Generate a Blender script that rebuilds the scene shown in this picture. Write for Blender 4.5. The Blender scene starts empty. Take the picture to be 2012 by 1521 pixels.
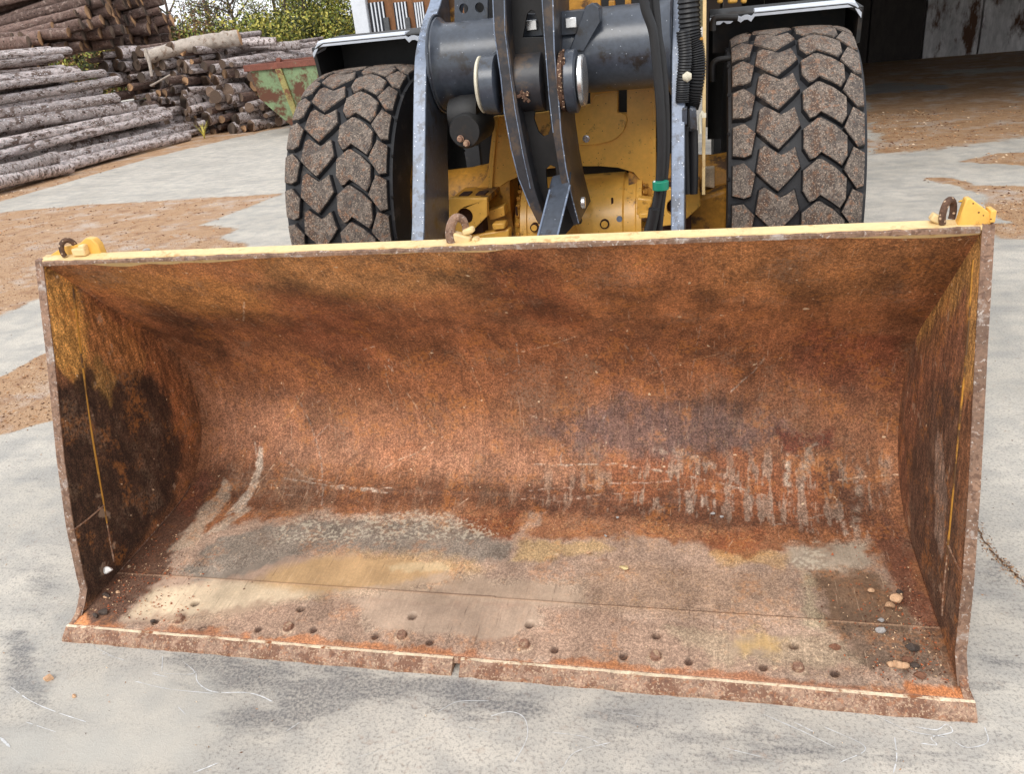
import bpy, math, random
import numpy as np
from mathutils import Vector, Matrix
from mathutils.geometry import tessellate_polygon
random.seed(7); RNG = np.random.default_rng(7)
S = bpy.context.scene
COL = S.collection

# ------------------------------------------------------------------ camera, sky, sun, exposure
CAMQ = [0.73282, -1.80987, 1.86028, 0.25236, 0.42838, -0.10224, 1584.54]
def cam_axes():
    yaw, pit, rol = CAMQ[3:6]
    cy, sy, cp, sp = math.cos(yaw), math.sin(yaw), math.cos(pit), math.sin(pit)
    fwd = Vector((-sy*cp, cy*cp, -sp)); r = Vector((cy, sy, 0)); u = r.cross(fwd)
    cr, sr = math.cos(rol), math.sin(rol)
    return Vector(CAMQ[:3]), cr*r+sr*u, -sr*r+cr*u, fwd
CC, CR, CU, CF = cam_axes()
cd = bpy.data.cameras.new('camera'); cam = bpy.data.objects.new('camera', cd); COL.objects.link(cam)
M3 = Matrix((CR, CU, -CF)).transposed(); cam.matrix_world = Matrix.Translation(CC) @ M3.to_4x4()
cd.sensor_width = 36.0; cd.lens = 36.0*CAMQ[6]/2012.0; cd.clip_start = 0.05; cd.clip_end = 800
S.camera = cam
SUN_EL, SUN_AZ = math.radians(46), math.radians(196)      # azimuth clockwise from +Y: behind the camera, to the left
w = bpy.data.worlds.new('World'); S.world = w; w.use_nodes = True
nt = w.node_tree; nt.nodes.clear()
def N(t, typ, **k):
    n = t.nodes.new(typ)
    for a, b in k.items():
        if a == 'ins':
            for i, v in b.items(): n.inputs[i].default_value = v
        else: setattr(n, a, b)
    return n
out = N(nt, 'ShaderNodeOutputWorld'); bg = N(nt, 'ShaderNodeBackground', ins={'Strength': 0.10})
sky = N(nt, 'ShaderNodeTexSky', sky_type='NISHITA', sun_disc=False); sky.sun_elevation = SUN_EL; sky.sun_rotation = SUN_AZ
tc = N(nt, 'ShaderNodeTexCoord'); cn = N(nt, 'ShaderNodeTexNoise', ins={'Scale': 2.2, 'Detail': 6.0, 'Roughness': 0.6})
ramp = N(nt, 'ShaderNodeMapRange', ins={'From Min': 0.32, 'From Max': 0.56, 'To Min': 0.55, 'To Max': 1.0})
mx = N(nt, 'ShaderNodeMix', data_type='RGBA'); mx.inputs[7].default_value = (9.7, 9.95, 10.4, 1)
nt.links.new(tc.outputs['Generated'], cn.inputs['Vector']); nt.links.new(cn.outputs['Fac'], ramp.inputs['Value'])
nt.links.new(ramp.outputs[0], mx.inputs[0]); nt.links.new(sky.outputs[0], mx.inputs[6]); nt.links.new(mx.outputs[2], bg.inputs[0]); nt.links.new(bg.outputs[0], out.inputs[0])
sl = bpy.data.lights.new('sun', 'SUN'); sl.energy = 1.3; sl.angle = math.radians(28); sl.color = (1.0, 0.96, 0.90)
so = bpy.data.objects.new('sun', sl); COL.objects.link(so)
sd = Vector((math.sin(SUN_AZ)*math.cos(SUN_EL), math.cos(SUN_AZ)*math.cos(SUN_EL), math.sin(SUN_EL)))
so.location = (0, 0, 30); so.rotation_euler = sd.to_track_quat('Z', 'Y').to_euler()
S.view_settings.view_transform = 'Standard'; S.view_settings.look = 'None'; S.view_settings.gamma = 1.0
S.view_settings.use_curve_mapping = False; S.view_settings.exposure = 0.55
S.render.engine = 'CYCLES'; S.cycles.max_bounces = 6; S.cycles.diffuse_bounces = 4

# measured points of the place: where a sight line at photo position (px,py) meets a real plane x=, y= or z=
def _ray(px, py): return CF + CR*((px-1006)/CAMQ[6]) - CU*((py-760.5)/CAMQ[6])
def AX(px, py, X): d = _ray(px, py); return CC + d*((X-CC.x)/d.x)
def AY(px, py, Y): d = _ray(px, py); return CC + d*((Y-CC.y)/d.y)
def AZ(px, py, Z=0.0): d = _ray(px, py); return CC + d*((Z-CC.z)/d.z)

# ------------------------------------------------------------------ geometry helpers
class G:
    def __init__(s): s.v = []; s.f = []; s.m = []
    def add(s, vs, fs, mi=0):
        o = len(s.v); s.v += [tuple(p) for p in vs]; s.f += [tuple(o+i for i in f) for f in fs]; s.m += [mi]*len(fs); return s
    def box(s, c, d, mi=0, R=None):
        c = Vector(c); hx, hy, hz = d[0]/2, d[1]/2, d[2]/2
        vs = [Vector((x*hx, y*hy, z*hz)) for x in (-1, 1) for y in (-1, 1) for z in (-1, 1)]
        if R is not None: vs = [R @ p for p in vs]
        return s.add([c+p for p in vs], [(0, 1, 3, 2), (4, 6, 7, 5), (0, 4, 5, 1), (2, 3, 7, 6), (0, 2, 6, 4), (1, 5, 7, 3)], mi)
    def prism(s, outer, holes, fn, w0, w1, mi=0):
        """2-D outline (with holes) mapped by fn(u,v,w)"""
        loops = [outer]+list(holes); flat = [p for l in loops for p in l]; n = len(flat)
        tr = tessellate_polygon([[Vector((a, b, 0)) for a, b in l] for l in loops])
        vs = [fn(a, b, w0) for a, b in flat]+[fn(a, b, w1) for a, b in flat]; fs = []
        # orient
        for t in tr:
            a, b, c = [flat[i] for i in t]
            if (b[0]-a[0])*(c[1]-a[1])-(b[1]-a[1])*(c[0]-a[0]) < 0: t = (t[0], t[2], t[1])
            fs.append((t[2], t[1], t[0])); fs.append((t[0]+n, t[1]+n, t[2]+n))
        o = 0
        for l in loops:
            k = len(l)
            for i in range(k):
                a, b = o+i, o+(i+1) % k; fs.append((a, b, b+n, a+n))
            o += k
        return s.add(vs, fs, mi)
    def tube(s, path, r, n=12, mi=0, caps=True):
        P = [Vector(p) for p in path]; R = r if isinstance(r, (list, tuple)) else [r]*len(P); vs = []; ref = None
        for i, p in enumerate(P):
            t = (P[min(i+1, len(P)-1)]-P[max(i-1, 0)]).normalized()
            if ref is None: ref = Vector((0, 0, 1)) if abs(t.z) < .9 else Vector((0, 1, 0))
            a = (ref - t*ref.dot(t)).normalized(); ref = a; b = t.cross(a)
            for k in range(n): q = 2*math.pi*k/n; vs.append(p+(a*math.cos(q)+b*math.sin(q))*R[i])
        fs = [(i*n+k, i*n+(k+1) % n, (i+1)*n+(k+1) % n, (i+1)*n+k) for i in range(len(P)-1) for k in range(n)]
        if caps: fs += [tuple(range(n-1, -1, -1)), tuple((len(P)-1)*n+k for k in range(n))]
        return s.add(vs, fs, mi)
    def cyl(s, a, b, r, n=24, mi=0, r1=None): return s.tube([a, b], [r, r if r1 is None else r1], n, mi)
    def lathe(s, prof, c, axis='x', n=40, mi=0):
        c = Vector(c); vs = []
        for h, r in prof:
            for k in range(n):
                q = 2*math.pi*k/n; a, b = r*math.cos(q), r*math.sin(q)
                vs.append(c+Vector({'x': (h, a, b), 'y': (a, h, b), 'z': (a, b, h)}[axis]))
        m = len(prof); fs = [(i*n+k, i*n+(k+1) % n, (i+1)*n+(k+1) % n, (i+1)*n+k) for i in range(m-1) for k in range(n)]
        fs += [tuple(range(n-1, -1, -1)), tuple((m-1)*n+k for k in range(n))]
        return s.add(vs, fs, mi)
WP = {}
def obj(name, g, mats, parent=None, bevel=0.0, ang=35, origin=None, kind=None, label=None, me=None, seg=2):
    if not isinstance(mats, (list, tuple)): mats = [mats]
    if me is None:
        v = np.array([tuple(p) for p in g.v], float); c = (v.min(0)+v.max(0))/2 if origin is None else np.array(origin, float)
        me = bpy.data.meshes.new(name); me.from_pydata((v-c).tolist(), [], g.f); me.polygons.foreach_set('material_index', g.m)
        for m in mats: me.materials.append(m)
        import bmesh
        bm = bmesh.new(); bm.from_mesh(me); bmesh.ops.recalc_face_normals(bm, faces=bm.faces); bm.to_mesh(me); bm.free()
        me.polygons.foreach_set('use_smooth', [True]*len(me.polygons)); me.set_sharp_from_angle(angle=math.radians(ang)); me.update()
    else: c = np.array(origin, float)
    o = bpy.data.objects.new(name, me); COL.objects.link(o); W = Vector(c)
    WP[o.name] = W
    if parent is not None: o.parent = parent; o.location = W-WP[parent.name]
    else: o.location = W
    if bevel: b = o.modifiers.new('bevel', 'BEVEL'); b.width = bevel; b.segments = seg; b.limit_method = 'ANGLE'; b.angle_limit = math.radians(40)
    if kind: o['kind'] = kind
    if label: o['label'] = label
    return o
def thing(name, label, cat, loc, group=None):
    o = bpy.data.objects.new(name, None); COL.objects.link(o); o.location = loc; WP[o.name] = Vector(loc)
    o['label'] = label; o['category'] = cat
    if group: o['group'] = group
    return o
def tag(o, label, cat, group=None):
    o['label'] = label; o['category'] = cat
    if group: o['group'] = group
    return o
def hexbolt(g, c, ax, r, h, mi=0):
    ax = Vector(ax).normalized(); c = Vector(c); g.cyl(c, c+ax*h*.25, r*1.25, 16, mi); g.cyl(c+ax*h*.25, c+ax*h, r, 6, mi); return g
XYZ = lambda a, b, w: (a, b, w)
FX = lambda a, b, w: (w, a, b)       # outline in (y,z), extruded along x
FY = lambda a, b, w: (a, w, b)       # outline in (x,z), extruded along y
FZ = lambda a, b, w: (a, b, w)
def circ(cx, cy, r, n=20, rev=True):
    l = [(cx+r*math.cos(2*math.pi*i/n), cy+r*math.sin(2*math.pi*i/n)) for i in range(n)]; return l[::-1] if rev else l
def ol(pts, Y): return [(p.x, p.z) for p in (AY(a, b, Y) for a, b in pts)]

# ------------------------------------------------------------------ materials
def lin(c): return tuple(((x/255)/12.92 if x/255 <= .04045 else ((x/255+.055)/1.055)**2.4) for x in c)
def mat(name, rgb, rough=.6, metal=0.0, var=.25, scale=8.0, fine=60.0, bump=.15, dirt=None, dirt_amt=.5, dirt_scale=4.0, attr=None, coat=0.0, objvar=0.0, stretch=None, spec=.5, speck=None, bdist=.004):
    m = bpy.data.materials.new(name); m.use_nodes = True; t = m.node_tree; L = t.links; b = t.nodes['Principled BSDF']
    geo = N(t, 'ShaderNodeTexCoord'); vec = geo.outputs['Object']
    oi = N(t, 'ShaderNodeObjectInfo')
    va = N(t, 'ShaderNodeVectorMath', operation='ADD'); L.new(vec, va.inputs[0]); L.new(oi.outputs['Location'], va.inputs[1]); vec = va.outputs[0]
    if stretch:
        mp = N(t, 'ShaderNodeMapping'); mp.inputs['Scale'].default_value = stretch; L.new(vec, mp.inputs[0]); vec = mp.outputs[0]
    n1 = N(t, 'ShaderNodeTexNoise', ins={'Scale': scale, 'Detail': 6.0, 'Roughness': .6}); L.new(vec, n1.inputs['Vector'])
    n2 = N(t, 'ShaderNodeTexNoise', ins={'Scale': fine, 'Detail': 5.0, 'Roughness': .65}); L.new(vec, n2.inputs['Vector'])
    if attr:
        a = N(t, 'ShaderNodeVertexColor', layer_name=attr); col = a.outputs['Color']
    else:
        a = N(t, 'ShaderNodeRGB'); a.outputs[0].default_value = (*lin(rgb), 1); col = a.outputs[0]
    def mul(col, fac, lo, hi, fmin=.3, fmax=.7):
        mr = N(t, 'ShaderNodeMapRange', ins={'From Min': fmin, 'From Max': fmax, 'To Min': lo, 'To Max': hi}); L.new(fac, mr.inputs['Value'])
        vm = N(t, 'ShaderNodeVectorMath', operation='SCALE'); L.new(col, vm.inputs[0]); L.new(mr.outputs[0], vm.inputs['Scale']); return vm.outputs[0]
    col = mul(col, n1.outputs['Fac'], 1-var, 1+var); col = mul(col, n2.outputs['Fac'], 1-var*.9, 1+var*.9)
    if objvar: col = mul(col, oi.outputs['Random'], 1-objvar, 1+objvar, 0, 1)
    if dirt:
        n3 = N(t, 'ShaderNodeTexNoise', ins={'Scale': dirt_scale, 'Detail': 8.0, 'Roughness': .7}); L.new(vec, n3.inputs['Vector'])
        mr = N(t, 'ShaderNodeMapRange', ins={'From Min': 1-dirt_amt-.04, 'From Max': 1-dirt_amt+.04}); L.new(n3.outputs['Fac'], mr.inputs['Value'])
        mm = N(t, 'ShaderNodeMix', data_type='RGBA'); L.new(mr.outputs[0], mm.inputs[0]); L.new(col, mm.inputs[6]); mm.inputs[7].default_value = (*lin(dirt), 1); col = mm.outputs[2]
    if speck:   # (rgb, scale, threshold)
        for rgbs, sc, th in speck:
            vo = N(t, 'ShaderNodeTexVoronoi', ins={'Scale': sc}); L.new(vec, vo.inputs['Vector'])
            ml = N(t, 'ShaderNodeMath', operation='LESS_THAN'); L.new(vo.outputs['Distance'], ml.inputs[0]); ml.inputs[1].default_value = th
            mm = N(t, 'ShaderNodeMix', data_type='RGBA'); L.new(ml.outputs[0], mm.inputs[0]); L.new(col, mm.inputs[6]); mm.inputs[7].default_value = (*lin(rgbs), 1); col = mm.outputs[2]
    L.new(col, b.inputs['Base Color']); b.inputs['Roughness'].default_value = rough; b.inputs['Metallic'].default_value = metal
    b.inputs['Specular IOR Level'].default_value = spec
    if coat: b.inputs['Coat Weight'].default_value = coat; b.inputs['Coat Roughness'].default_value = .2
    if bump:
        ad = N(t, 'ShaderNodeMath', operation='ADD'); L.new(n1.outputs['Fac'], ad.inputs[0]); L.new(n2.outputs['Fac'], ad.inputs[1])
        bp = N(t, 'ShaderNodeBump', ins={'Strength': bump, 'Distance': bdist}); L.new(ad.outputs[0], bp.inputs['Height']); L.new(bp.outputs[0], b.inputs['Normal'])
    return m
YEL = mat('yellow_paint', (228, 174, 80), .38, var=.10, scale=5, fine=30, bump=.10, dirt=(120, 84, 40), dirt_amt=.36, dirt_scale=7, coat=.15, speck=[((110, 72, 30), 38, .10)])
YELW = mat('worn_yellow_paint', (222, 192, 138), .5, var=.10, scale=6, fine=50, bump=.1, dirt=(190, 150, 96), dirt_amt=.40, dirt_scale=14)
YELD = mat('dirty_yellow_paint', (188, 132, 44), .55, var=.25, scale=6, fine=40, bump=.3, dirt=(92, 62, 32), dirt_amt=.46, dirt_scale=6)
STEEL = mat('dark_grey_paint', (62, 68, 78), .36, var=.20, scale=5, fine=40, bump=.15, dirt=(46, 42, 40), dirt_amt=.40, dirt_scale=8, coat=.25, speck=[((150, 156, 165), 30, .07)])
EDGE = mat('scuffed_grey_edge', (120, 132, 152), .42, var=.18, scale=10, fine=70, bump=.2, dirt=(92, 98, 110), dirt_amt=.45, dirt_scale=18, coat=.2, speck=[((215, 220, 228), 45, .12)])
BLK = mat('black_paint', (24, 23, 23), .6, var=.3, scale=6, fine=40, bump=.2, dirt=(44, 34, 26), dirt_amt=.42)
HOSE = mat('black_hose_rubber', (26, 26, 28), .5, var=.2, scale=20, fine=120, bump=.2)
CHROME = mat('bright_pin_steel', (225, 225, 225), .25, metal=.8, var=.1, bump=.05)
SEAL = mat('cream_seal', (214, 206, 184), .6, var=.15, bump=.1)
CRUD = mat('greasy_rust', (88, 62, 46), .8, var=.5, scale=40, fine=150, bump=.8, speck=[((190, 160, 130), 70, .25)])
RUB = mat('tyre_rubber', (30, 30, 33), .62, var=.25, scale=14, fine=90, bump=.25, dirt=(66, 60, 56), dirt_amt=.40, dirt_scale=12)
DUST = mat('dusty_tread_rubber', (108, 97, 88), .85, var=.42, scale=30, fine=210, bump=.7, dirt=(92, 70, 56), dirt_amt=.44, dirt_scale=10, objvar=.10, stretch=(1, 1, .6), bdist=.006)
def fleck_noise(m, layers):
    t = m.node_tree; L = t.links; b = t.nodes['Principled BSDF']; col = b.inputs['Base Color'].links[0].from_socket; tc_ = N(t, 'ShaderNodeTexCoord'); oi = N(t, 'ShaderNodeObjectInfo'); va = N(t, 'ShaderNodeVectorMath', operation='ADD'); L.new(tc_.outputs['Object'], va.inputs[0]); ra = N(t, 'ShaderNodeVectorMath', operation='SCALE'); L.new(oi.outputs['Random'], ra.inputs['Scale']); ra.inputs[0].default_value = (31, 17, 23); L.new(ra.outputs[0], va.inputs[1])
    for rgb, sc, lo, am in layers:
        n = N(t, 'ShaderNodeTexNoise', ins={'Scale': float(sc), 'Detail': 3.0, 'Roughness': .6, 'Distortion': .5}); L.new(va.outputs[0], n.inputs['Vector']); r = N(t, 'ShaderNodeMapRange', ins={'From Min': lo, 'From Max': lo+.05, 'To Min': 0.0, 'To Max': am}); L.new(n.outputs[0], r.inputs[0]); mm = N(t, 'ShaderNodeMix', data_type='RGBA'); L.new(r.outputs[0], mm.inputs[0]); L.new(col, mm.inputs[6]); mm.inputs[7].default_value = (*lin(rgb), 1); col = mm.outputs[2]
    L.new(col, b.inputs['Base Color'])
fleck_noise(DUST, [((66, 58, 54), 60, .50, .7), ((186, 166, 146), 150, .56, .6), ((150, 108, 80), 40, .58, .5), ((60, 54, 52), 9, .56, .45)])
FEND = mat('pale_grey_plastic', (196, 202, 212), .35, var=.06, scale=4, fine=30, bump=.05, coat=.3)
RUST = mat('rusty_bucket_steel', (128, 78, 48), .70, var=.06, scale=14, fine=120, bump=0, attr='stain', spec=.35)
def rust_grain(m):
    """crisp flecks, veins and pits of rust; attribute fx: r = grit, g = pale fleck clusters, b = light vein network"""
    t = m.node_tree; L = t.links; b = t.nodes['Principled BSDF']; src = b.inputs['Base Color'].links[0].from_socket; geo = N(t, 'ShaderNodeNewGeometry'); P_ = geo.outputs['Position']
    fa = N(t, 'ShaderNodeVertexColor', layer_name='fx'); fs = N(t, 'ShaderNodeSeparateColor'); L.new(fa.outputs[0], fs.inputs[0]); grit, fleck, net = fs.outputs
    def noi(sc, det=4.0, ro=.65, di=0.0, vec=P_):
        n = N(t, 'ShaderNodeTexNoise', ins={'Scale': float(sc), 'Detail': det, 'Roughness': ro, 'Distortion': di}); L.new(vec, n.inputs['Vector']); return n.outputs[0]
    def rng(v, a, b_, c=0.0, d=1.0):
        r = N(t, 'ShaderNodeMapRange', ins={'From Min': a, 'From Max': b_, 'To Min': c, 'To Max': d}); L.new(v, r.inputs[0]); return r.outputs[0]
    def op(o_, a, b_):
        n = N(t, 'ShaderNodeMath', operation=o_)
        for k, v in enumerate((a, b_)):
            if isinstance(v, (int, float)): n.inputs[k].default_value = v
            else: L.new(v, n.inputs[k])
        return n.outputs[0]
    def mixc(f, a, rgb):
        n = N(t, 'ShaderNodeMix', data_type='RGBA'); L.new(f, n.inputs[0]); L.new(a, n.inputs[6]); n.inputs[7].default_value = (*lin(rgb), 1); return n.outputs[2]
    col = src; hs = []
    for sc, lo, hi, k0, k1 in ((38, .40, .60, -.12, .12), (120, .44, .57, -.32, .36), (280, .44, .58, -.34, .40)):
        n = noi(sc, 4.0, .7, .4); hs.append(n)
        f = op('ADD', op('MULTIPLY', rng(n, lo, hi, k0, k1), grit), 1.0)
        v = N(t, 'ShaderNodeVectorMath', operation='SCALE'); L.new(col, v.inputs[0]); L.new(f, v.inputs['Scale']); col = v.outputs[0]
    m1 = noi(7, 6.0, .7); m2_ = noi(5.2, 6.0, .7, .0); 
    col = mixc(op('MULTIPLY', op('MULTIPLY', rng(m1, .52, .60), rng(noi(60, 3), .42, .55)), op('MULTIPLY', grit, .40)), col, (194, 122, 58))
    col = mixc(op('MULTIPLY', op('MULTIPLY', rng(noi(9, 6.0, .72), .54, .60), rng(noi(80, 3), .40, .56)), op('MULTIPLY', grit, .50)), col, (70, 44, 32))
    col = mixc(op('MULTIPLY', op('MULTIPLY', rng(noi(4.3, 7.0, .72), .54, .62), rng(noi(95, 3), .42, .58)), op('MULTIPLY', grit, .35)), col, (164, 136, 112))
    mp_ = N(t, 'ShaderNodeMapping'); mp_.inputs['Scale'].default_value = (1, .07, .07); L.new(P_, mp_.inputs[0]); sc_ = noi(150, 3.0, .6, 0.0, mp_.outputs[0]); v = N(t, 'ShaderNodeVectorMath', operation='SCALE'); L.new(col, v.inputs[0]); L.new(rng(sc_, .38, .62, .96, 1.05), v.inputs['Scale']); col = v.outputs[0]
    col = mixc(op('MULTIPLY', rng(sc_, .66, .70), .35), col, (206, 178, 150)); col = mixc(op('MULTIPLY', rng(sc_, .34, .30), .4), col, (66, 44, 34))
    # veins: thin iso-lines of a noise field
    for sc, wd, rgb, am in ((48, .018, (226, 176, 120), .75), (85, .022, (206, 164, 124), .55)):
        v_ = noi(sc, 2.0, .5, .8); ln_ = rng(op('ABSOLUTE', op('SUBTRACT', v_, .5), 0.0), .0, wd, 1.0, 0.0); ln_ = op('MULTIPLY', ln_, rng(noi(14, 3), .40, .60)); col = mixc(op('MULTIPLY', ln_, op('MULTIPLY', net, am)), col, rgb)
    fk = noi(62, 2.5, .6); col = mixc(op('MULTIPLY', rng(fk, .53, .57), fleck), col, (214, 204, 180)); col = mixc(op('MULTIPLY', rng(fk, .47, .42), op('MULTIPLY', fleck, .5)), col, (92, 86, 76))
    sp_ = noi(34, 2.0, .5); col = mixc(op('MULTIPLY', rng(sp_, .735, .75), op('MULTIPLY', grit, .9)), col, (226, 196, 160))
    L.new(col, b.inputs['Base Color']); L.new(rng(grit, 0, 1, .62, .78), b.inputs['Roughness'])
    bp = N(t, 'ShaderNodeBump', ins={'Strength': .5, 'Distance': .0025}); L.new(op('MULTIPLY', op('ADD', hs[1], hs[0]), grit), bp.inputs['Height']); L.new(bp.outputs[0], b.inputs['Normal'])
rust_grain(RUST)
RUSTE = mat('rusty_edge_steel', (152, 120, 98), .65, var=.35, scale=22, fine=140, bump=.6, dirt=(118, 80, 58), dirt_amt=.48, dirt_scale=14)
BARE = mat('bare_worn_edge', (226, 206, 176), .45, var=.25, scale=22, fine=140, bump=.4, dirt=(150, 96, 62), dirt_amt=.42, dirt_scale=16)
BARES = mat('scraped_side_edge', (128, 98, 78), .6, var=.35, scale=10, fine=120, bump=.5, dirt=(160, 146, 136), dirt_amt=.40, dirt_scale=9)
BOLT = mat('rusty_bolt', (140, 104, 84), .65, var=.4, scale=60, fine=250, bump=.6, dirt=(176, 146, 118), dirt_amt=.45, dirt_scale=50)
HOLE = mat('recess_shade', (58, 32, 20), .9, var=.4, bump=.3)  # dark colour standing for the shade inside slots, pockets and holes
GREEN = mat('green_tape', (20, 128, 100), .4, var=.1, bump=.1)
WHITE = mat('white_paint', (222, 226, 232), .6, var=.06, bump=.05)

fleck_noise(RUSTE, [((206, 176, 144), 130, .56, .55), ((86, 56, 42), 100, .57, .6), ((164, 108, 72), 60, .57, .5)])
fleck_noise(BARES, [((196, 184, 174), 90, .60, .6), ((88, 60, 44), 50, .55, .7)])

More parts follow.
